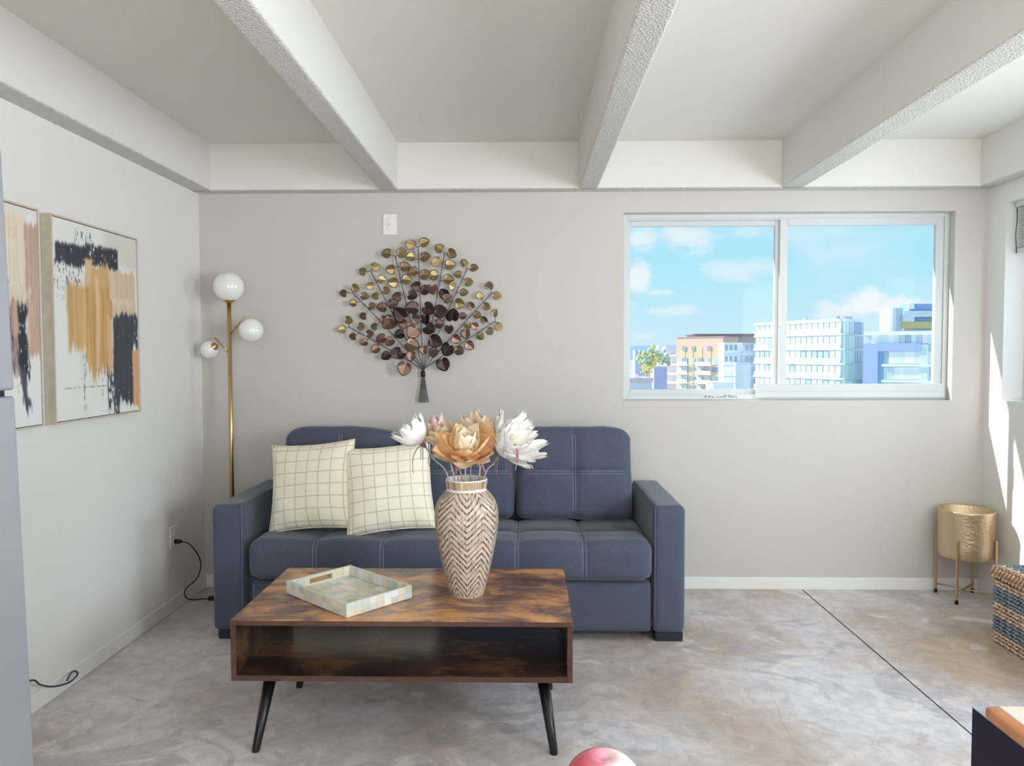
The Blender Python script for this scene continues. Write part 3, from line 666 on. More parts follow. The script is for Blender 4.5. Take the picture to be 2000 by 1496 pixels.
def back_cushion(xc, tilt, seed, lab=None, sag=0):
    mtx = Matrix.Translation((xc, 3.905, .724)) @ Matrix.Rotation(radians(-tilt), 4, 'X')
    def dd(w, n):
        k = back_disp(w, n)+.005*noise.noise(Vector((w.x*7+seed, w.z*7, w.y*4)))
        return k-.012*sag*exp(-((w.x-CW*.35)**2+(w.z-CH*.45)**2)/.006)*n.z
    rb_ = rbox((CW, CT, CH), .05, (36, 8, 30), dd)
    for v in rb_.verts:
        if v.co.z > 0: v.co.z -= .045*min(1, abs(v.co.x)/(CW/2))**7*(v.co.z/(CH/2))**3
    bm = bmesh.new(); merge(bm, rb_, mtx); c = obj('back_cushion', bm, MFAB, sf, smooth=True)
    bm = bmesh.new()
    for o_ in (-.007, .007):
        for vert in (0, 1):
            pts = []
            for i in range(41):
                s = (i/40*2-1)
                p = Vector((o_, -CT/2, s*(CH/2-.045))) if vert else Vector((s*(CW/2-.04), -CT/2, o_)); n = Vector((0, -1, 0)); pts.append(mtx @ (p+n*(dd(p, n)+.0008)))
            tube(bm, pts, .0013, 4)
    obj('stitching', bm, MSTITCH, c)
back_cushion(.248, 9, 2); back_cushion(-.362, 9, 5); back_cushion(-.972, 9, 9, sag=1)
obj('back_frame', B(AX1+.005, BX0-.005, 4.02, 4.18, .10, .60, .02, 3), MFAB, sf)
for x0, x1 in ((-1.462, -1.33), (.603, .734)):
    for y0, y1 in ((3.445, 3.515), (4.09, 4.16)): obj('foot', B(x0, x1, y0, y1, 0, .046, .004, 1), MFOOT, sf)
obj('underside', B(AX1-.01, BX0+.01, SY+.09, 4.12, .035, .075), MBLACK, sf)

# throw pillows
def pillow(cx, cy, cz, size, roll, tilt, yaw, label, seed):
    t = thing('throw_pillow', (cx, cy, cz), label, 'pillow', 'plaid throw pillows on the sofa')
    n = 30; bm = bmesh.new(); uvl = bm.loops.layers.uv.new('UVMap'); h = size/2; T = .075
    mtx = Matrix.Rotation(radians(yaw), 4, 'Z') @ Matrix.Rotation(radians(-tilt), 4, 'X') @ Matrix.Rotation(radians(-roll), 4, 'Y')
    S_ = []
    for sgn in (-1, 1):
        g = []
        for j in range(n+1):
            row = []
            for i in range(n+1):
                u = i/n*2-1; v = j/n*2-1
                th = T*max(0, (1-abs(u)**2.6)*(1-abs(v)**2.6))**.55
                x = h*u*(1-.07*(1-v*v)); z = h*v*(1-.07*(1-u*u))
                wob = .007*noise.noise(Vector((u*2.5+seed, v*2.5, sgn)))*(1-abs(u)**4)*(1-abs(v)**4)+.006*sin(9*u+seed)*exp(-((v+.85)/.15)**2)*(1-u*u)
                row.append(bm.verts.new(mtx @ Vector((x, sgn*th+wob, z))+Vector((cx, cy, cz))))
            g.append(row)
        for j in range(n):
            for i in range(n):
                q = (g[j][i], g[j][i+1], g[j+1][i+1], g[j+1][i]); ij = ((i, j), (i+1, j), (i+1, j+1), (i, j+1))
                if sgn > 0: q = q[::-1]; ij = ij[::-1]
                f = bm.faces.new(q); f.smooth = True
                for l, (a, b) in zip(f.loops, ij): l[uvl].uv = (a/n, b/n)
        S_.append(g)
    bmesh.ops.remove_doubles(bm, verts=bm.verts, dist=.0004)
    obj('cover', bm, MPLAID, t)
    for f in t.children[0].data.polygons: f.use_smooth = True
    # piped edge
    pts = []
    for k in range(4*n):
        e, i = divmod(k, n); s = i/n*2-1; u, v = ((s, -1), (1, s), (-s, 1), (-1, -s))[e]
        pts.append(mtx @ Vector((h*u*(1-.07*(1-v*v)), 0, h*v*(1-.07*(1-u*u))))+Vector((cx, cy, cz)))
    pts.append(pts[0]); obj('seam', tube(bmesh.new(), pts, .0035, 5, cap=False), mat('wool_edge', (226, 216, 192), .95), t)
pillow(-1.055, 3.62, .700, .435, 5.5, 17, -8, 'cream plaid pillow leaning by the armrest near the lamp, behind the other pillow', 1.3)
pillow(-.668, 3.585, .697, .430, 6, 18, 2, 'cream plaid pillow whose edge overlaps the other pillow, beside the flowers', 4.1)

# ------------------------------------------------------------------ coffee table
TX0, TX1, TY0, TY1, TZ0, TZ1 = -1.004, .156, 2.463, 3.078, .240, .450; th = .019
tb = thing('coffee_table', ((TX0+TX1)/2, (TY0+TY1)/2, 0), 'rustic brown coffee table with an open shelf and splayed black legs', 'table')
obj('tabletop', B(TX0, TX1, TY0, TY1, TZ1-th, TZ1, .0015, 1), MRUST, tb)
obj('shelf', B(TX0+th, TX1-th, TY0+.001, TY1, TZ0, TZ0+th, .001, 1), MRUSTSHADE, tb, label='shelf board with shade in its colour')
for x in (TX0, TX1-th): obj('side_panel', B(x, x+th, TY0+.001, TY1-.001, TZ0, TZ1-th, .001, 1), MRUSTSHADE, tb)
bm = bmesh.new(); y = TY0-.0008
box(bm, TX0+.001, TX1-.001, y, y+.002, TZ1-th+.001, TZ1-.002); box(bm, TX0+th, TX1-th, y, y+.002, TZ0+.001, TZ0+th-.001)
box(bm, TX0+.001, TX0+th-.001, y, y+.002, TZ0+.001, TZ1-th-.001); box(bm, TX1-th+.001, TX1-.001, y, y+.002, TZ0+.001, TZ1-th-.001)
obj('edge_banding', bm, MRUSTD, tb)
for sx, xt, xf in ((-1, -.893, -.921), (1, .055, .093)):
    for yt, yf in ((2.545, 2.458), (2.99, 2.945)):
        l = obj('leg', tube(bmesh.new(), [(xf, yf, 0), (xf, yf, .004), (xt, yt, TZ0)], [.0125, .0135, .0225], 16), MBLKWOOD, tb)

# tray
ta = radians(-41.7); TC = Vector((-.662, 2.722, TZ1)); TLn, TWd, TH, TT = .388, .287, .048, .011
tr = thing('serving_tray', TC, 'rectangular tray covered in pale mother-of-pearl tiles on the coffee table', 'tray')
TRM = Matrix.Translation(TC) @ Matrix.Rotation(ta, 4, 'Z')
mtrayb = mat('tray_body', (206, 204, 186), .4); mtrayw = mat('tray_back', (160, 110, 84), .5)
def tbx(*a, **k):
    t = B(*a, **k); o = bmesh.new(); merge(o, t, TRM); return o
hl, hw = TLn/2, TWd/2
obj('bottom', tbx(-hl+.002, hl-.002, -hw+.002, hw-.002, 0, .008), mtrayb, tr)
for s in (-1, 1): obj('side', tbx(-hl+TT, hl-TT, min(s*hw, s*(hw-TT)), max(s*hw, s*(hw-TT)), .001, TH, bev=.0015, seg=1), mtrayb, tr)
obj('side', tbx(hl-TT, hl, -hw, hw, .001, TH, bev=.0015, seg=1), mtrayb, tr)
bm = bmesh.new(); t_ = bmesh.new()
for (y0, y1, z0, z1) in ((-hw, -.05, .001, TH), (.05, hw, .001, TH), (-.05, .05, .001, .017), (-.05, .05, .037, TH)): box(t_, -hl, -hl+TT, y0, y1, z0, z1)
merge(bm, t_, TRM); obj('handle_side', bm, mtrayb, tr, label='end wall with a slot for a handle')
TCOL = [mat('pearl', c, .22, coat=.4) for c in ((224, 218, 200), (212, 212, 196), (200, 206, 202), (232, 228, 216), (216, 204, 182), (192, 198, 180), (222, 226, 226))]
tmesh = []
def tile_mesh(sx, sy, m):
    b = B(-sx/2, sx/2, -sy/2, sy/2, 0, .0012, bev=.0006, seg=1); me = bpy.data.meshes.new('tile'); b.to_mesh(me); b.free(); me.materials.append(m); return me
def tile_field(fr, w, h, nx, ny, skip=None, gap=.0008):
    """fr: 4x4 frame whose z is the outward normal"""
    ms = [tile_mesh(w/nx-gap, h/ny-gap, m) for m in TCOL]
    for i in range(nx):
        for j in range(ny):
            x = -w/2+w*(i+.5)/nx; y = -h/2+h*(j+.5)/ny
            if skip and skip(x, y): continue
            o = bpy.data.objects.new('tile', random.choice(ms)); COL.objects.link(o); o.parent = tr
            mm = fr @ Matrix.Translation((x, y, -.0002)) @ Matrix.Rotation(random.uniform(-.02, .02), 4, 'X')
            mm = Matrix.Translation(-TC) @ mm; o.matrix_local = mm
def frame(o, x, z):
    x = Vector(x); z = Vector(z); y = z.cross(x); m = Matrix((x, y, z)).transposed().to_4x4(); m.translation = Vector(o); return TRM @ m
tile_field(frame((0, 0, .008), (1, 0, 0), (0, 0, 1)), TLn-2*TT, TWd-2*TT, 9, 7)
tile_field(frame((0, -hw, TH/2), (1, 0, 0), (0, -1, 0)), TLn, TH-.004, 13, 2)
tile_field(frame((hl, 0, TH/2), (0, 1, 0), (1, 0, 0)), TWd, TH-.004, 9, 2)
tile_field(frame((0, hw-TT, TH/2+.004), (1, 0, 0), (0, -1, 0)), TLn-2*TT, TH-.012, 12, 1)
tile_field(frame((-hl+TT, 0, TH/2+.004), (0, 1, 0), (1, 0, 0)), TWd-2*TT, TH-.012, 9, 1, skip=lambda x, y: abs(x) < .062)

# ------------------------------------------------------------------ vase
VC = Vector((-.223, 2.752, TZ1))
vs_ = thing('vase', VC, 'tall shell-inlaid vase with a chevron pattern on the coffee table', 'vase')
VP = [(.062, .0), (.065, .012), (.073, .04), (.0865, .10), (.098, .15), (.108, .20), (.1155, .25), (.1185, .29), (.116, .325), (.106, .355), (.090, .378), (.074, .392), (.0695, .400)]
def vr(z):
    for (r0, z0), (r1, z1) in zip(VP, VP[1:]):
        if z <= z1:
            t = (z-z0)/(z1-z0); return r0+(r1-r0)*t
    return VP[-1][0]
def vrs(z):
    z = max(0, min(.4, z)); return (vr(max(0, z-.008))+2*vr(z)+vr(min(.4, z+.008)))/4
prof = [(0, 0), (.058, 0)]+[(vrs(i*.005), max(.001, i*.005)) for i in range(81)]+[(.068, .402), (.06, .38), (.09, .33), (.1, .28), (.05, .03), (0, .025)]
obj('body', lathe(bmesh.new(), prof, VC, 64), mat('vase_grout', (236, 228, 218), .4), vs_)
obj('rim', lathe(bmesh.new(), [(.0695, .396), (.072, .402), (.0775, .432), (.0775, .436), (.073, .436), (.067, .40)], VC, 64), mat('vase_rim_inside', (226, 222, 214), .4), vs_)
bm = bmesh.new(); nb = 46
for i in range(nb):
    a0 = 2*pi*i/nb+.01; a1 = 2*pi*(i+1)/nb-.01; mi = random.choice((0, 0, 1, 2)); q = []
    for (r, z) in ((.0735, .403), (.0785, .431)):
        for a in (a0, a1): q.append(bm.verts.new(VC+Vector(((r+.001)*cos(a), (r+.001)*sin(a), z))))
    f = bm.faces.new((q[0], q[1], q[3], q[2])); f.material_index = mi
MCH = [mat('chip_tan', (188, 160, 134), .3), mat('chip_brown', (150, 122, 100), .3), mat('chip_sand', (214, 194, 170), .3), mat('chip_cream', (242, 234, 224), .22, coat=.4), mat('chip_pearl', (232, 222, 210), .22, coat=.4), mat('chip_grey', (212, 204, 196), .3)]
obj('rim_band', bm, MCH[:3], vs_, kind='stuff')
bm = bmesh.new(); ncol = 12; pitch = .0112; off = atan2(-1, 0)+.09
for k in range(-6, 37):
    for cidx in range(ncol):
        a0 = off+2*pi*cidx/ncol; wd = 2*pi/ncol; up = 1 if cidx % 2 == 0 else -1; nch = 5
        dark = (k % 2 == 0)
        for q in range(nch):
            s0, s1 = q/nch+.012, (q+1)/nch-.012
            zc = []
            for s in (s0, s1):
                e = s if up > 0 else 1-s; zc.append(k*pitch+.004+e*.056)
            vs2 = []
            for s, z in ((s0, zc[0]), (s1, zc[1])):
                for dz in (0, pitch*.80):
                    zz = z+dz
                    zz = max(.004, min(.393, zz)); a = a0+wd*s; r = vrs(zz)+.0016; vs2.append(bm.verts.new(VC+Vector((r*cos(a), r*sin(a), zz))))
            if abs(vs2[1].co.z-vs2[0].co.z) < .002 and abs(vs2[3].co.z-vs2[2].co.z) < .002: 
                for v in vs2: bm.verts.remove(v)
                continue
            f = bm.faces.new((vs2[0], vs2[2], vs2[3], vs2[1])); 
            f.material_index = (random.choice((0, 0, 1, 2, 1)) if dark else random.choice((3, 3, 4, 5)))
ret = bmesh.ops.extrude_face_region(bm, geom=list(bm.faces)); bmesh.ops.translate(bm, verts=[g for g in ret['geom'] if isinstance(g, bmesh.types.BMVert)], vec=(0, 0, 0))
bmesh.ops.delete(bm, geom=[], context='FACES')
obj('inlay_chips', bm, MCH, vs_, kind='stuff')

# ------------------------------------------------------------------ flowers
MF = {'white': mat('petal_white', (240, 238, 234), .8), 'cream': mat('petal_cream', (248, 240, 222), .8, var=(14, (240, 220, 184), .25)),
      'tan': mat('petal_tan', (244, 210, 164), .8, var=(14, (230, 180, 124), .25)), 'yellow': mat('petal_straw', (228, 208, 158), .8, var=(14, (240, 224, 192), .25)),
      'pink': mat('petal_pink', (222, 196, 196), .8), 'blush': mat('petal_blush', (236, 204, 184), .8, var=(40, (222, 190, 160), .2)), 'dust': mat('petal_dust', (206, 196, 188), .8)}
MSTK = mat('flower_stem', (168, 160, 158), .8); MTEN = mat('tendril', (128, 104, 104), .8); MRIB = mat('pink_ribbon', (190, 112, 124), .8); MTENP = mat('pale_tendril', (205, 196, 196), .8)
def petal_mesh(m, wide=.42, cup=.25, ser=.03, curl=.0, rag=.09):
    bm = bmesh.new(); nl, nw = 8, 6; g = []
    for j in range(nl+1):
        t = j/nl; w = wide*(sin(pi*min(1, t**.8))**.75)*(1 if t < .98 else .0)+(rag*3.0*wide if t > .98 else 0)+.04*(1-t); row = []
        for i in range(nw+1):
            s = i/nw*2-1; x = s*w + (ser*random.uniform(-1, 1) if abs(s) == 1 else 0); y = t + ((rag*(1 if i % 2 else -1)*random.uniform(.3, 1)) if j >= nl-1 else 0)
            z = cup*(s*s)*w*1.2 + curl*t*t - .12*sin(pi*t)+.02*abs(((i+1) % 2)-.5)
            row.append(bm.verts.new((x, y, z)))
        g.append(row)
    for j in range(nl):
        for i in range(nw): f = bm.faces.new((g[j][i], g[j][i+1], g[j+1][i+1], g[j+1][i])); f.smooth = True
    me = bpy.data.meshes.new('petal'); bm.to_mesh(me); bm.free(); me.materials.append(m); return me
def flower(c, axis, R_, outer, inner, label, mouth, nout=7, nin=6, openo=62, openi=22, tendrils=0, seed=0, wide=.42, third=None, skirt=None, inner_scale=.8):
    random.seed(seed+40)
    c = Vector(c); ax = Vector(axis).normalized(); base = c-ax*R_*.35
    t = thing('artificial_flower', base, label, 'flower', 'artificial flowers in the vase')
    Q = ax.to_track_quat('Z', 'Y').to_matrix().to_4x4()
    lays = [(outer, nout, openo, 1.0, 0), (third or outer, nout-1, openo-22, .95, .5), (inner, nin, openi, inner_scale, .2)]
    if skirt: lays.append((skirt, 5, 96, .85, .3))
    for mname, n, op, sc, k0 in lays:
        for i in range(n):
            me = petal_mesh(MF[mname], wide*(1.1 if mname in ('tan', 'yellow') else 1), .35, .035 if mname == 'white' else .018, .28 if op > 50 else .05, .085 if mname == 'white' else .025)
            o = bpy.data.objects.new('petal', me); COL.objects.link(o); o.parent = t
            a = 2*pi*(i+k0)/n+random.uniform(-.2, .2); tl = radians(90-op+random.uniform(-10, 10)); s = R_*sc*random.uniform(.88, 1.1)
            o.matrix_local = Q @ Matrix.Rotation(a, 4, 'Z') @ Matrix.Rotation(tl, 4, 'X') @ Matrix.Diagonal((s, s, s, 1))
    bm = bmesh.new()
    for i in range(14):
        a = random.uniform(0, 6.28); k = random.uniform(0, .28); d = (Q @ Vector((cos(a)*k, sin(a)*k, 1))); tube(bm, [base, base+d*R_*random.uniform(.5, .72)], .0012, 4)
    obj('stamens', bm, MF['cream'], t, kind='stuff')
    mth = Vector(mouth); foot = VC+Vector((mth.x*.35, mth.y*.35, .06)); m1 = VC+Vector((mth.x, mth.y, .42))
    obj('stem', tube(bmesh.new(), smooth_path([foot, m1, m1.lerp(base, .55)+Vector((0, 0, .006)), base], 5), .0032, 6), MSTK, t)
    bm = lathe(bmesh.new(), [(.003, -.02), (.010, -.006), (.012, .004), (0, .006)], (0, 0, 0), 10); o = bmesh.new(); merge(o, bm, Matrix.Translation(base) @ Q); obj('calyx', o, MTEN, t)
    for i in range(tendrils):
        a = random.uniform(0, 6.28); side = (Q @ Vector((cos(a), sin(a), 0))).normalized(); L_ = random.uniform(.05, .095)
        pts = [base, base+side*L_*.45+Vector((0, 0, -.004)), base+side*L_*.8+Vector((0, 0, -L_*.3)), base+side*L_*.82+Vector((0, 0, -L_*.75)), base+side*L_*(.7+random.uniform(-.1, .25))+Vector((0, 0, -L_*.95))]
        obj('tendril', tube(bmesh.new(), smooth_path(pts, 5), [.0022*(1-.6*k/20) for k in range(21)], 5), random.choice((MTEN, MTEN, MTENP)), t)
    return t
def fp(u, v, Y=2.74): return at(u, v, Y)
flower(fp(812, 850, 2.75), (-.60, -.05, .75), .118, 'white', 'white', 'white artificial flower leaning out of the vase over the plaid pillow', (-.062, -.01), tendrils=7, seed=1, nout=7, nin=5, openo=60, wide=.33)
flower(fp(860, 850, 2.80), (-.22, -.2, .9), .098, 'yellow', 'blush', 'straw yellow artificial flower between the leaning white one and the orange one', (-.045, .01), openo=74, openi=20, tendrils=5, seed=2, wide=.36)
flower(fp(910, 866, 2.66), (.05, -.48, .85), .125, 'tan', 'cream', 'large orange and cream artificial flower at the front centre of the bouquet', (.0, -.055), openo=78, openi=20, nout=6, seed=3, tendrils=4, wide=.40, third='tan', skirt='cream', inner_scale=.92)
flower(fp(926, 838, 2.86), (.02, .1, 1), .115, 'cream', 'white', 'cream artificial flower rising behind the orange one', (.01, .05), openo=40, openi=14, seed=4, wide=.3)
flower(fp(958, 846, 2.80), (.3, -.1, .9), .118, 'tan', 'cream', 'tan and cream artificial flower between the orange one and the big white one', (.045, .01), openo=60, openi=16, seed=5, tendrils=5, wide=.32, third='cream')
flower(fp(1002, 862, 2.70), (.60, -.42, .52), .140, 'white', 'white', 'biggest white artificial flower, facing the window side of the sofa', (.062, -.01), openo=70, openi=34, nout=10, nin=8, seed=6, tendrils=8, wide=.28)
flower(fp(854, 838, 2.86), (-.08, .05, 1), .10, 'pink', 'pink', 'slim pink artificial bud standing up at the back of the bouquet', (-.02, .045), nout=4, nin=4, openo=18, openi=8, seed=7, wide=.18)
random.seed(99)
def strap(name, P, r, m, lab, cat):
    t = thing(name, P[0], lab, cat); obj('blade', tube(bmesh.new(), smooth_path(P, 6), r, 6), m, t); return t
strap('ribbon_leaf', [fp(905, 872, 2.68), fp(901, 890, 2.66), fp(893, 910, 2.67), fp(890, 926, 2.70)], [.002]+[.0045]*17+[.002], MRIB, 'pink ribbon leaf hanging below the orange flower towards the pillows', 'leaf')
strap('ribbon_leaf', [fp(929, 874, 2.68), fp(934, 890, 2.66), fp(941, 906, 2.67), fp(947, 922, 2.70)], [.002]+[.0045]*17+[.002], MRIB, 'pink ribbon leaf hanging below the orange flower towards the sofa end', 'leaf')
strap('ribbon_leaf', [fp(1004, 868, 2.66), fp(1010, 876, 2.64), fp(1011, 890, 2.64), fp(1010, 903, 2.65)], [.003]+[.0052]*17+[.004], MRIB, 'short pink ribbon leaf under the biggest white flower', 'leaf')
def fake_leaf(u, v, s, rx, lab):
    p = fp(u, v, 2.72); me = petal_mesh(MF['dust'], .24, .1, .01); t = bpy.data.objects.new('loose_leaf', me); COL.objects.link(t); t.location = p; t.scale = (s, s, s); t.rotation_euler = rx
    t['label'] = lab; t['category'] = 'leaf'
fake_leaf(985, 884, .085, (radians(-80), radians(205), 0), 'pale hanging leaf between the vase and the biggest white flower')
fake_leaf(812, 862, .085, (radians(20), 0, radians(75)), 'pale grey-pink leaf drooping onto the plaid pillow')
fake_leaf(850, 884, .05, (radians(-70), radians(200), .4), 'small pale leaf hanging just behind the vase rim')
for i, (u, v, m) in enumerate(((880, 940, 1), (905, 938, 0), (925, 938, 0))):
    pass

# ------------------------------------------------------------------ planter
PC = Vector((2.412, 4.085, 0)); PR = .136
pl = thing('planter', PC, 'hammered gold metal planter on a four-legged stand in the corner', 'planter')
obj('pot', lathe(bmesh.new(), [(0, .238), (PR-.006, .236), (PR-.002, .24), (PR, .30), (PR+.002, .485), (PR+.005, .493), (PR+.002, .497), (PR-.004, .492), (PR-.006, .30), (PR-.012, .25), (0, .248)], PC, 56), MGOLDPOT, pl)
for sx in (-1, 1):
    for sy in (-1, 1):
        a = .1+.002; x, y = PC.x+sx*a, PC.y+sy*a
        l = obj('leg', B(x-.006, x+.006, y-.006, y+.006, .02, .345, .0015, 1), MGOLDLEG, pl)
        obj('foot_cap', B(x-.007, x+.007, y-.007, y+.007, 0, .024, .001, 1), MBLACK, l)
bm = bmesh.new()
for s in (-1, 1): tube(bm, [(PC.x-.1, PC.y-.1*s, .052), (PC.x+.1, PC.y+.1*s, .052)], .0042, 8)
obj('cross_brace', bm, MGOLDLEG, pl)

# ------------------------------------------------------------------ woven basket
KX0, KX1, KY0, KY1 = 2.185, 2.555, 2.86, 3.495
bk = thing('woven_basket', ((KX0+KX1)/2, (KY0+KY1)/2, 0), 'lidded basket woven in natural and blue-grey bands beside the planter', 'basket')
MNAT = mat('seagrass', (232, 212, 190), .85, var=(60, (176, 146, 112), .2)); MBLU = mat('dyed_seagrass', (100, 116, 130), .85, var=(90, (150, 162, 172), .2)); MTAN = mat('lid_rim', (196, 156, 124), .85, var=(60, (170, 126, 98), .2))
obj('lining', B(KX0+.01, KX1-.01, KY0+.01, KY1-.01, .002, .30), mat('basket_core', (84, 72, 64), .9), bk)
def knot_template(l, r):
    t = bmesh.new(); bmesh.ops.create_uvsphere(t, u_segments=6, v_segments=4, radius=1)
    bmesh.ops.transform(t, verts=t.verts, matrix=Matrix.Diagonal((l/2, r, r, 1)) @ Matrix.Rotation(pi/2, 4, 'Y'))
    return [v.co.copy() for v in t.verts], [[v.index for v in f.verts] for f in t.faces]
KV, KF = knot_template(.031, .0082)
def strand_row(path, phase, tilt, m, name='woven_row', parent=bk, sc=1.0, out=.004):
    """path: list of (p0, p1, outward) straight runs"""
    bm = bmesh.new()
    for p0, p1, nrm in path:
        p0, p1, nrm = Vector(p0), Vector(p1), Vector(nrm); d = (p1-p0); L_ = d.length; d.normalize(); up = nrm.cross(d); n = int(L_/.0235)
        for i in range(n+1):
            s = (i+phase)/n*L_
            if s > L_-.012 or s < .008: continue
            q = p0+d*s+nrm*(out*(1 if i % 2 else .2)); k = random.uniform(.9, 1.12)*sc; a = tilt*(1+random.uniform(-.25, .25))
            X = d*cos(a)+up*sin(a); Yv = nrm.cross(X)
            vv = [bm.verts.new(q+X*c.x*k+Yv*c.y*k*.95+nrm*c.z*k*.8) for c in KV]
            for f in KF:
                ff = bm.faces.new([vv[j] for j in f]); ff.smooth = True
    return obj(name, bm, m, parent)
rows = 'NNNBBBBNNNNBBBBNN'; zr = .012; dz = .293/len(rows)
for i, ch in enumerate(rows):
    z = zr+i*dz; x0, x1, y0, y1 = KX0+.008, KX1-.008, KY0+.008, KY1-.008
    strand_row([((x0, y1, z), (x0, y0, z), (-1, 0, 0)), ((x0, y0, z), (x1, y0, z), (0, -1, 0)), ((x1, y0, z), (x1, y1, z), (1, 0, 0)), ((x1, y1, z), (x0, y1, z), (0, 1, 0))], .5*(i % 2), (.3 if i % 2 else -.3), MNAT if ch == 'N' else MBLU)
lid = obj('lid', B(KX0-.002, KX1+.002, KY0-.002, KY1+.002, .305, .350, .008, 2), MTAN, bk, label='woven lid with blue-grey and natural bands')
for i, z in enumerate((.313, .328, .344)):
    x0, x1, y0, y1 = KX0-.003, KX1+.003, KY0-.003, KY1+.003
    strand_row([((x0, y1, z), (x0, y0, z), (-1, 0, 0)), ((x0, y0, z), (x1, y0, z), (0, -1, 0)), ((x1, y0, z), (x1, y1, z), (1, 0, 0)), ((x1, y1, z), (x0, y1, z), (0, 1, 0))], .5*(i % 2), .8, (MNAT, MTAN, MNAT)[i], 'rim_strand', lid, .95, .001)
nr = 21
for i in range(nr):
    x = KX0+.008+(KX1-KX0-.016)*i/(nr-1); cc = 'TNNBBBBBNNNNNBBBBBNNT'[i]
    strand_row([((x, KY1-.006, .353), (x, KY0+.006, .353), (0, 0, 1))], .5*(i % 2), .4 if i % 2 else -.4, {'T': MTAN, 'N': MNAT, 'B': MBLU}[cc], 'lid_strand', lid)

# ------------------------------------------------------------------ refrigerator (edge of frame)
fx, fy0, fy1 = -1.098, .82, 1.62
fr = thing('refrigerator', (fx, fy1, 0), 'stainless steel refrigerator at the edge of the view in front of the paintings', 'refrigerator')
obj('body', B(XL+.08, fx-.07, fy0, fy1-.004, .03, 1.80, .006, 2), MSTEEL, fr)
obj('door', B(fx-.065, fx, fy0, fy1, .09, 1.259, .006, 3), MSTEEL, fr, label='lower door')
fd = obj('door', B(fx-.065, fx, fy0, fy1, 1.272, 1.80, .006, 3), MSTEEL, fr, label='freezer door')
obj('door_gap', B(fx-.065, fx-.02, fy0+.01, fy1-.005, 1.255, 1.276), MDARK, fr)
obj('handle', tube(bmesh.new(), [(fx+.004, fy0+.1, 1.266), (fx+.004, fy1-.06, 1.266)], .0055, 10), mat('chrome', (225, 225, 228), .12, 1), fr, label='chrome strip handle in the gap')
for y in (fy0+.06, fy1-.06): obj('foot', tube(bmesh.new(), [(fx-.12, y, 0), (fx-.12, y, .035)], .02, 12), MBLACK, fr)
for y in (fy0+.06, fy1-.06): obj('foot', tube(bmesh.new(), [(XL+.12, y, 0), (XL+.12, y, .035)], .02, 12), MBLACK, fr)
fr.rotation_euler = (0, radians(-1.5), 0)

# ------------------------------------------------------------------ low cabinet and kitchen island in the foreground
cb = thing('low_cabinet', (1.05, 1.1, 0), 'dark navy cabinet with an orange wood top at the lower corner of the view', 'cabinet')
obj('body', B(.815, 1.35, .75, 1.35, .02, .702, .0015, 1), MNAVY, cb)
obj('top_sheet', B(.8155, 1.35, .75, 1.352, .702, .7035), MNAVYTOP, cb)
bm = bmesh.new(); merge(bm, rbox((.60, .57, .026), .009, (20, 20, 6)), Matrix.Translation((1.108, 1.020, .717))); obj('wood_edge', bm, MOAK, cb, smooth=True)
obj('wood_top', B(.827, 1.41, .745, 1.295, .726, .7315, .0015, 1), MOAKTOP, cb)
for x in (.84, 1.32):
    for y in (.78, 1.32): obj('foot', B(x-.015, x+.015, y-.015, y+.015, 0, .022), MBLACK, cb)
isl = thing('kitchen_island', (.1, .62, 0), 'kitchen island just below the view that carries the apple', 'island')
obj('body', B(-.35, .62, .32, .90, 0, .749, .004, 1), MTRIM, isl); obj('worktop', B(-.40, .66, .28, .94, .749, .779, .004, 2), MCOUNTER, isl)
# apple
def mapple():
    m, nt, b = new_mat('apple_skin'); L = nt.links; N = nt.nodes
    tc = N.new('ShaderNodeTexCoord'); sep = N.new('ShaderNodeSeparateXYZ'); L.new(tc.outputs['Object'], sep.inputs[0])
    t = N.new('ShaderNodeTexNoise'); t.inputs['Scale'].default_value = 40; L.new(tc.outputs['Object'], t.inputs['Vector'])
    a = N.new('ShaderNodeMath'); a.operation = 'MULTIPLY_ADD'; a.inputs[1].default_value = .03; L.new(t.outputs['Fac'], a.inputs[0]); L.new(sep.outputs[0], a.inputs[2])
    r = N.new('ShaderNodeMapRange'); r.inputs[1].default_value = -.012; r.inputs[2].default_value = .040; L.new(a.outputs[0], r.inputs[0])
    cr = N.new('ShaderNodeValToRGB'); L.new(r.outputs[0], cr.inputs[0]); e = cr.color_ramp.elements
    e[0].color = rgb((190, 60, 76)); e[1].color = rgb((240, 222, 206)); k = e.new(.45); k.color = rgb((218, 130, 150)); k = e.new(.6); k.color = rgb((226, 170, 190))
    L.new(cr.outputs[0], b.inputs['Base Color']); b.inputs['Roughness'].default_value = .28; b.inputs['Coat Weight'].default_value = .4
    return m
AC = Vector((.093, .88, .779)); apr = thing('apple', AC, 'glossy pink and red apple at the bottom edge, in front of the coffee table', 'apple')
pf = []
for i in range(25):
    a = -pi/2+pi*i/24; r = .046*cos(a)*(1+.12*sin(a)); z = .046+.043*sin(a)
    if i > 20: z -= .010*((i-20)/4)**2
    pf.append((max(r, 0 if i in (0, 24) else .001), z+.0))
obj('flesh', lathe(bmesh.new(), pf, AC, 40), mapple(), apr)

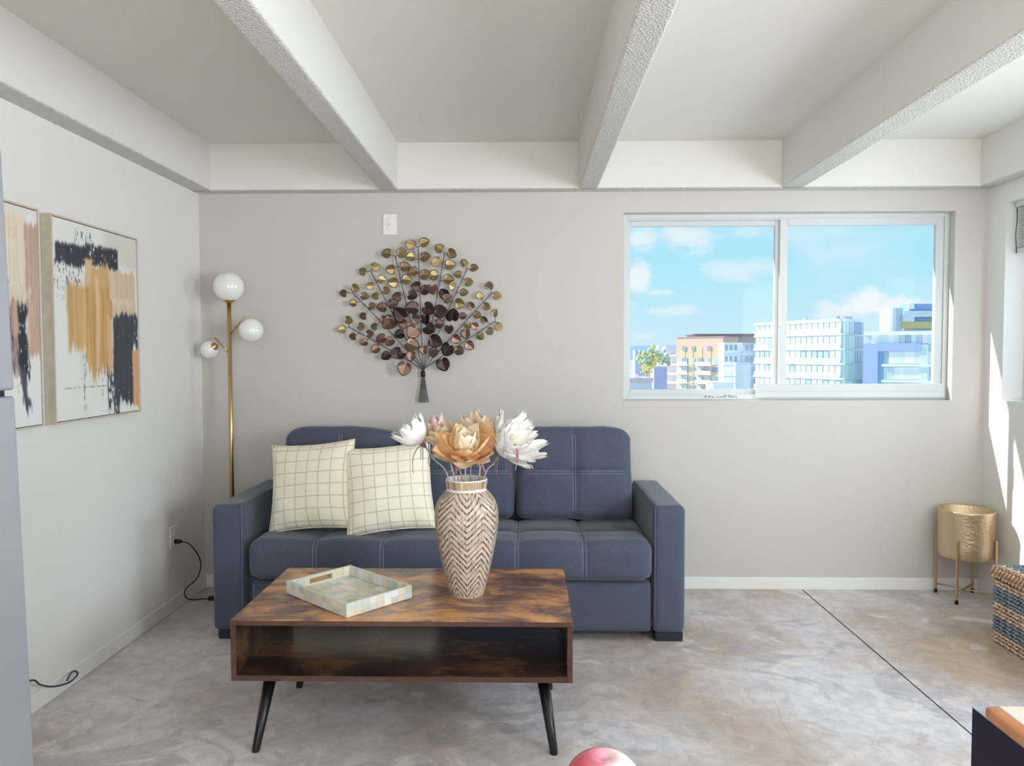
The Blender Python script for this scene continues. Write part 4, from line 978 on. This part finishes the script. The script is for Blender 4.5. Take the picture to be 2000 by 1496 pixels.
# ------------------------------------------------------------------ the city outside
def cm(name, c, **k): return mat(name, c, .8, **k)
CW_, CG, CP, CO = cm('facade_white', (250, 250, 250)), cm('facade_grey', (214, 218, 232)), cm('facade_blue', (178, 194, 240)), cm('facade_orange', (244, 204, 182))  # city colours are paled to hold the haze of distance
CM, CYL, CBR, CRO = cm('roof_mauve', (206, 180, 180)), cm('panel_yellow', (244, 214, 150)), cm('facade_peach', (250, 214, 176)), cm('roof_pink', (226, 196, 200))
GLS = [mat('far_glass', c, .25) for c in ((208, 226, 228), (228, 242, 242), (178, 196, 212), (238, 246, 246))]
GDK = mat('far_window', (176, 182, 200), .3); GBL = mat('blue_glass', (146, 180, 222), .3)
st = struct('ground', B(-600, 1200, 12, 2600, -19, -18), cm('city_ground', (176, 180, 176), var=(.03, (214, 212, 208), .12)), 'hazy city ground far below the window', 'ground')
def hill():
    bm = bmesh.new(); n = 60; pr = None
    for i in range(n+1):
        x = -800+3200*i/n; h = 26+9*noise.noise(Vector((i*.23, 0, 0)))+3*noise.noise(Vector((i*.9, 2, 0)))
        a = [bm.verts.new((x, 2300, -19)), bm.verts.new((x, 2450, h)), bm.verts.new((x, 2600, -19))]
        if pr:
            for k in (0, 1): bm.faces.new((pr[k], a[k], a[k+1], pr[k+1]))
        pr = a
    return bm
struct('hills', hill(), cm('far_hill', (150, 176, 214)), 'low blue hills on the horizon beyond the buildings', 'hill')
_pane = {}
def pane_mesh(w, h, m, d=.12):
    key = (round(w, 2), round(h, 2), m.name)
    if key not in _pane:
        b = B(-w/2, w/2, -d/2, d/2, 0, h); me = bpy.data.meshes.new('window'); b.to_mesh(me); b.free(); me.materials.append(m); _pane[key] = me
    return _pane[key]
class Fac:
    """a facade between two ground points; s runs along it, out is the direction facing the camera"""
    def __init__(s, root, P0, P1): s.r = root; s.a = Vector((P0[0], P0[1], 0)); s.b = Vector((P1[0], P1[1], 0)); s.d = (s.b-s.a).normalized(); s.L = (s.b-s.a).length; s.n = Vector((s.d.y, -s.d.x, 0))
    def m4(s, t, z, o=0): m = Matrix((s.d, -s.n, Vector((0, 0, 1)))).transposed().to_4x4(); m.translation = s.a+s.d*t+s.n*o+Vector((0, 0, z)); return m
    def blk(s, name, t0, t1, z0, z1, m, o=0, depth=.3):
        """block whose face stands o metres proud of the facade line"""
        t = B(0, t1-t0, -o, depth, 0, z1-z0); bm = bmesh.new(); merge(bm, t, s.m4(t0, z0)); return obj(name, bm, m, s.r)
    def win(s, t, z, w, h, m, o=.05, name='window'):
        ob = bpy.data.objects.new(name, pane_mesh(w, h, m)); COL.objects.link(ob); ob.parent = s.r; ob.matrix_local = Matrix.Translation(-s.r.location) @ s.m4(t, z, o); return ob
random.seed(5)
GZ = -18
def prism(root, name, poly, z0, z1, m):
    bm = bmesh.new(); lo = [bm.verts.new((x, y, z0)) for x, y in poly]; hi = [bm.verts.new((x, y, z1)) for x, y in poly]; n = len(poly)
    for i in range(n): bm.faces.new((lo[i], lo[(i+1) % n], hi[(i+1) % n], hi[i]))
    bm.faces.new(hi); bm.faces.new(lo[::-1]); return obj(name, bm, m, root)
def slab(root, name, u0, u1, v0, v1, Y, m, depth=3):
    a = at(u0, v1, Y); b = at(u1, v0, Y); return obj(name, B(a.x, b.x, Y, Y+depth, -18 if v1 >= 760 else a.z, b.z), m, root)
# white glass apartment block
A0, A1, A2 = (52.5, 171), (63.0, 149.5), (70.5, 157)
ba = thing('apartment_block', (63, 155, GZ), 'white glass apartment block with balconies behind the middle of the window', 'building')
fa = Fac(ba, A0, A1); fb = Fac(ba, A1, A2); ZTOP = at(1643, 622, 149.5).z; FH = 2.98
prism(ba, 'wall', (A0, A1, A2, (62, 177)), GZ, ZTOP-.6, GLS[1])
prism(ba, 'roof_slab', ((51.9, 171), (63.0, 148.6), (71.1, 157), (62, 178)), ZTOP-.6, ZTOP, CW_)
for k in range(1, 7):
    z = ZTOP-.3-k*FH
    fa.blk('floor_slab', -.2, fa.L+.2, z, z+.34, CW_, .5, .6); fb.blk('floor_slab', 0, fb.L, z, z+.22, GLS[0], .15, .3)
    for i in range(16):
        m = random.choice([GLS[3], GLS[3], GLS[1], CW_]) if k < 3 else random.choice(GLS+[GLS[3], CW_]); w = fa.L/16
        fa.win((i+.5)*w, z+.36, w*.78, FH-.5, m, .12)
    for i in range(16):
        w = fa.L/16
        if k < 6 : fa.win((i+.5)*w, z+.36, w*.9, 1.0, GLS[3], .42, 'balcony_panel')
    for i in range(7):
        w = fb.L/7; fb.win((i+.5)*w, z+.25, w*.8, FH-.4, random.choice(GLS[:2] if i < 4 else [GLS[2], CG]), .1)
fa.win(fa.L*.22, ZTOP-.3-2*FH+.4, 1.8, 2.2, GDK, .5)
for i in range(6): fb.blk('blue_window', fb.L*.5+i*.6, fb.L*.5+i*.6+.5, ZTOP-.3-FH+.3, ZTOP-.7, GBL, .2, .2)
for t0, hh in ((-.4, .5), (.1, .35), (.35, .6), (.6, .45), (.8, .55)): fb.blk('roof_vent', fb.L*(.1+t0*.5), fb.L*(.1+t0*.5)+.9, ZTOP, ZTOP+hh, GDK, -.5, .8)
fa.blk('roof_vent', fa.L*.55, fa.L*.55+1.0, ZTOP, ZTOP+.6, GDK, -.5, .8)
# tower and blue framed block on the right
bt = thing('stair_tower', (at(1735, 700, 146).x, 146, GZ), 'white stair tower with terraces rising behind the blue-framed block', 'building')
p0, p1 = at(1718, 600, 155), at(1744, 600, 153); ft = Fac(bt, (p0.x, p0.y), (p1.x, p1.y)); zt_ = at(1730, 601, 154).z; ft.blk('wall', 0, ft.L, GZ, zt_, CW_, 0, 1.5)
p2 = at(1764, 600, 157); ft2 = Fac(bt, (p1.x, p1.y), (p2.x, p2.y)); ft2.blk('shaded_side_wall', 0, ft2.L, GZ, zt_, CG, 0, .6)  # the white tower's shade side, its shade put into the grey
slab(bt, 'terrace_wall', 1762, 1850, 607, 760, 158, CG, 5); slab(bt, 'penthouse', 1776, 1850, 593, 607, 159, GBL, 4); slab(bt, 'penthouse_panel', 1774, 1786, 592, 603, 158.5, CW_, .4)
slab(bt, 'terrace_slab', 1762, 1860, 613, 619, 156, CW_, 2); slab(bt, 'awning', 1764, 1786, 619, 628, 155, CW_, 2); slab(bt, 'sunroom_window', 1786, 1850, 620, 630, 157, GBL, .4); slab(bt, 'yellow_panel', 1762, 1860, 628, 641, 156.5, CYL, .5)
bb = thing('blue_framed_block', (at(1745, 700, 142).x, 142, GZ), 'apartment block with a periwinkle blue frame round its windows', 'building')
q0, q1 = at(1690, 660, 145), at(1870, 660, 138); fz = Fac(bb, (q0.x, q0.y), (q1.x, q1.y))
def tof(u, v=700):  # position along the facade seen at u
    d = at(u, v, 1.0)-CAM; a = fz.a-CAM; den = d.x*fz.d.y-d.y*fz.d.x; return (a.x*-d.y+a.y*d.x)/-den if False else ((d.y*a.x-d.x*a.y)/den)
def zof(u, v):
    t = tof(u); P = fz.a+fz.d*t; return at(u, v, P.y).z
fz.blk('wall', 0, fz.L, GZ, zof(1700, 655), GLS[0], 0, 3.5); fz.blk('roof_slab', tof(1687), fz.L+2, zof(1690, 655), zof(1690, 648), CW_, .8, 4)
for i in range(12):
    u = 1692+i*11; fz.win(tof(u+4), zof(u, 671), 1.0, 1.7, random.choice([GLS[2], GLS[1], CW_, CG, CW_]), .1)
fz.blk('blue_frame', tof(1686), tof(1797), zof(1740, 686), zof(1740, 670.5), CP, .5, .6); fz.blk('blue_column', tof(1686), tof(1715), GZ, zof(1700, 686), CP, .5, .6)
fz.blk('blue_recess', tof(1715), tof(1726), GZ, zof(1720, 687), GBL, .1, .3)
for (va, vb) in ((711, 716), (742, 747)): fz.blk('balcony_slab', tof(1722), tof(1850), zof(1760, vb), zof(1760, va), CW_, .6, .8)
for rv in (710, 741, 772):
    for i in range(10):
        u = 1731+i*10; fz.win(tof(u), zof(u, rv), .85, 2.3, random.choice([GLS[2], GLS[1], GLS[3], CW_, CW_, GLS[0]]), .15)
fz.blk('end_pier', tof(1797), tof(1812), GZ, zof(1800, 672), GLS[1], .3, .5)
# orange block
bo = thing('orange_block', (at(1365, 700, 240).x, 240, GZ-8), 'orange apartment block with white balconies seen through the left window pane', 'building')
o0, o1 = at(1321, 661, 246), at(1412, 657, 236); fo = Fac(bo, (o0.x, o0.y), (o1.x, o1.y)); zo = at(1366, 659, 240).z
def ot(u): return (u-1321)/91*fo.L
def oz(v): return at(1366, v, 240).z
fo.blk('wall', 0, fo.L, -26, zo, CO, 0, 12)
fo.blk('roof_edge', 0, fo.L+.5, zo, zo+.25, CM, .2, 10)
for u0, u1 in ((1324, 1333), (1340, 1349), (1356, 1367), (1376, 1384), (1394, 1403)): fo.blk('pale_strip', ot(u0)+1, ot(u1)+1, -26, oz(677), CBR, .12, .1)
for u in (1337, 1356, 1386): fo.win(ot(u), oz(684.5), 1.3, 1.4, GDK, .2)
for r in range(5):
    v = 697.5+17.6*r
    for u0, u1 in ((1326, 1346), (1362, 1392)):
        fo.blk('balcony', ot(u0), ot(u1), oz(v+17), oz(v+14.8), CW_, 1.3, .2)
        fo.blk('balcony_rail', ot(u0), ot(u1), oz(v+14.8), oz(v+9), GLS[3], 1.3, -1.1)
    for u in (1330, 1340, 1354, 1369, 1382, 1397, 1406): fo.win(ot(u), oz(v+14.5), 1.5, 2.2, random.choice([GDK, GLS[2], GLS[0], CG]), .2)
bo2 = thing('mauve_roofed_block', (at(1440, 700, 262).x, 262, GZ-8), 'long mauve-roofed storey behind the orange and grey blocks', 'building')
slab(bo2, 'upper_storey', 1357, 1480, 653, 800, 262, CM, 14); slab(bo2, 'roof_edge', 1355, 1482, 652, 654, 261, cm('roof_dark', (150, 120, 124)), 15); slab(bo2, 'parapet', 1482, 1530, 655, 800, 262, CO, 10)
bg_ = thing('grey_block', (at(1460, 700, 222).x, 222, GZ-8), 'pale grey apartment block beside the orange one', 'building')
slab(bg_, 'wall', 1413, 1449, 669, 800, 224, CW_, 6); slab(bg_, 'wing', 1448, 1540, 669.5, 800, 223, CG, 6); slab(bg_, 'bay', 1436, 1466, 708, 800, 221, CW_, 5)
for v0, v1 in ((674, 684), (696, 706)):
    for u in (1419, 1428, 1437, 1459, 1468, 1479, 1490, 1503, 1514): slab(bg_, 'window', u-2.6, u+2.6, v0, v1, 222.8 if u > 1449 else 223.8, GDK, .4)
for v0, v1 in ((721, 730), (741, 750)):
    for u in (1419, 1428, 1440, 1457, 1475, 1494, 1508): slab(bg_, 'window', u-3, u+3, v0, v1, 228.8 if 1436 < u < 1466 else (222.8 if u > 1449 else 232.8), GDK, .4)
for v in (690, 713, 734): slab(bg_, 'balcony_slab', 1413, 1470, v, v+2.5, 220.3, CW_, 2)
bw = thing('balcony_stack', (at(1311, 700, 262).x, 262, GZ-8), 'narrow stack of white balconies beside the orange block', 'building')
slab(bw, 'wall', 1300, 1321, 676, 800, 262, CG, 8)
for v in (692, 710, 728, 745): slab(bw, 'balcony', 1302, 1321, v, v+4.5, 259, CW_, 3)
bl = thing('purple_house', (at(1290, 720, 210).x, 210, GZ-8), 'low lilac building below the palm', 'building')
slab(bl, 'wall', 1277, 1303, 716, 800, 210, cm('lilac', (190, 190, 226)), 8); slab(bl, 'roof_edge', 1275, 1304, 714, 716.5, 209.5, CW_, 9)
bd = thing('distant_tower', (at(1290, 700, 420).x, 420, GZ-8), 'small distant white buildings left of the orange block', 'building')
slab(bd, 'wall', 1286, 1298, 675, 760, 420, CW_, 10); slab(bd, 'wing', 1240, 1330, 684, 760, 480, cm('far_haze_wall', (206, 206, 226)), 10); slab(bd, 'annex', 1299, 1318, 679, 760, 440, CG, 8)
br_ = thing('pink_roofed_house', (at(1250, 745, 180).x, 180, GZ-8), 'low pink-roofed house at the bottom corner of the view', 'building')
slab(br_, 'roof', 1226, 1276, 738, 746, 180, CRO, 12); slab(br_, 'wall', 1228, 1274, 746, 800, 181, CG, 10); slab(br_, 'chimney', 1240, 1246, 732, 740, 182, CW_, 2)
bs = thing('white_shed', (at(1410, 750, 200).x, 200, GZ-8), 'low white flat-roofed building in front of the orange block', 'building')
slab(bs, 'wall', 1392, 1434, 748, 800, 200, CW_, 8); slab(bs, 'roof_edge', 1390, 1436, 746.5, 748.5, 199.5, CW_, 9)
def treelet(name, u, v, Y, r, mats, lab, cnt=60):
    c = at(u, v, Y); t = thing(name, (c.x, c.y, -18), lab, 'tree'); random.seed(int(u))
    obj('trunk', tube(bmesh.new(), [(c.x, c.y, -18), (c.x, c.y, c.z)], [.35, .2], 6), cm('bark', (210, 190, 170)), t)
    bm = bmesh.new()
    for i in range(cnt):
        d = Vector((random.gauss(0, 1), random.gauss(0, 1), random.gauss(0, .7))).normalized()*r*random.uniform(.3, 1)
        q = bmesh.new(); bmesh.ops.create_icosphere(q, subdivisions=1, radius=r*random.uniform(.12, .24))
        k = random.randrange(len(mats))
        for f in q.faces: f.material_index = k
        merge(bm, q, Matrix.Translation(c+d) @ Matrix.Rotation(random.uniform(0, 3), 4, 'Z'))
    obj('crown', bm, mats, t, kind='stuff')
TG = [cm('leaf_pale', (206, 214, 176)), cm('leaf_green', (178, 196, 176)), cm('leaf_yellow', (240, 222, 150))]
treelet('city_tree', 1268, 697, 205, 3.6, TG, 'yellow-green tree standing left of the orange block', 90)
treelet('city_tree', 1288, 703, 225, 3.2, [TG[0], TG[1]], 'greyer green tree just beside the balcony stack', 60)
treelet('city_tree', 1262, 722, 198, 1.6, [TG[2]], 'small golden tree in front of the yellow-green tree', 40)
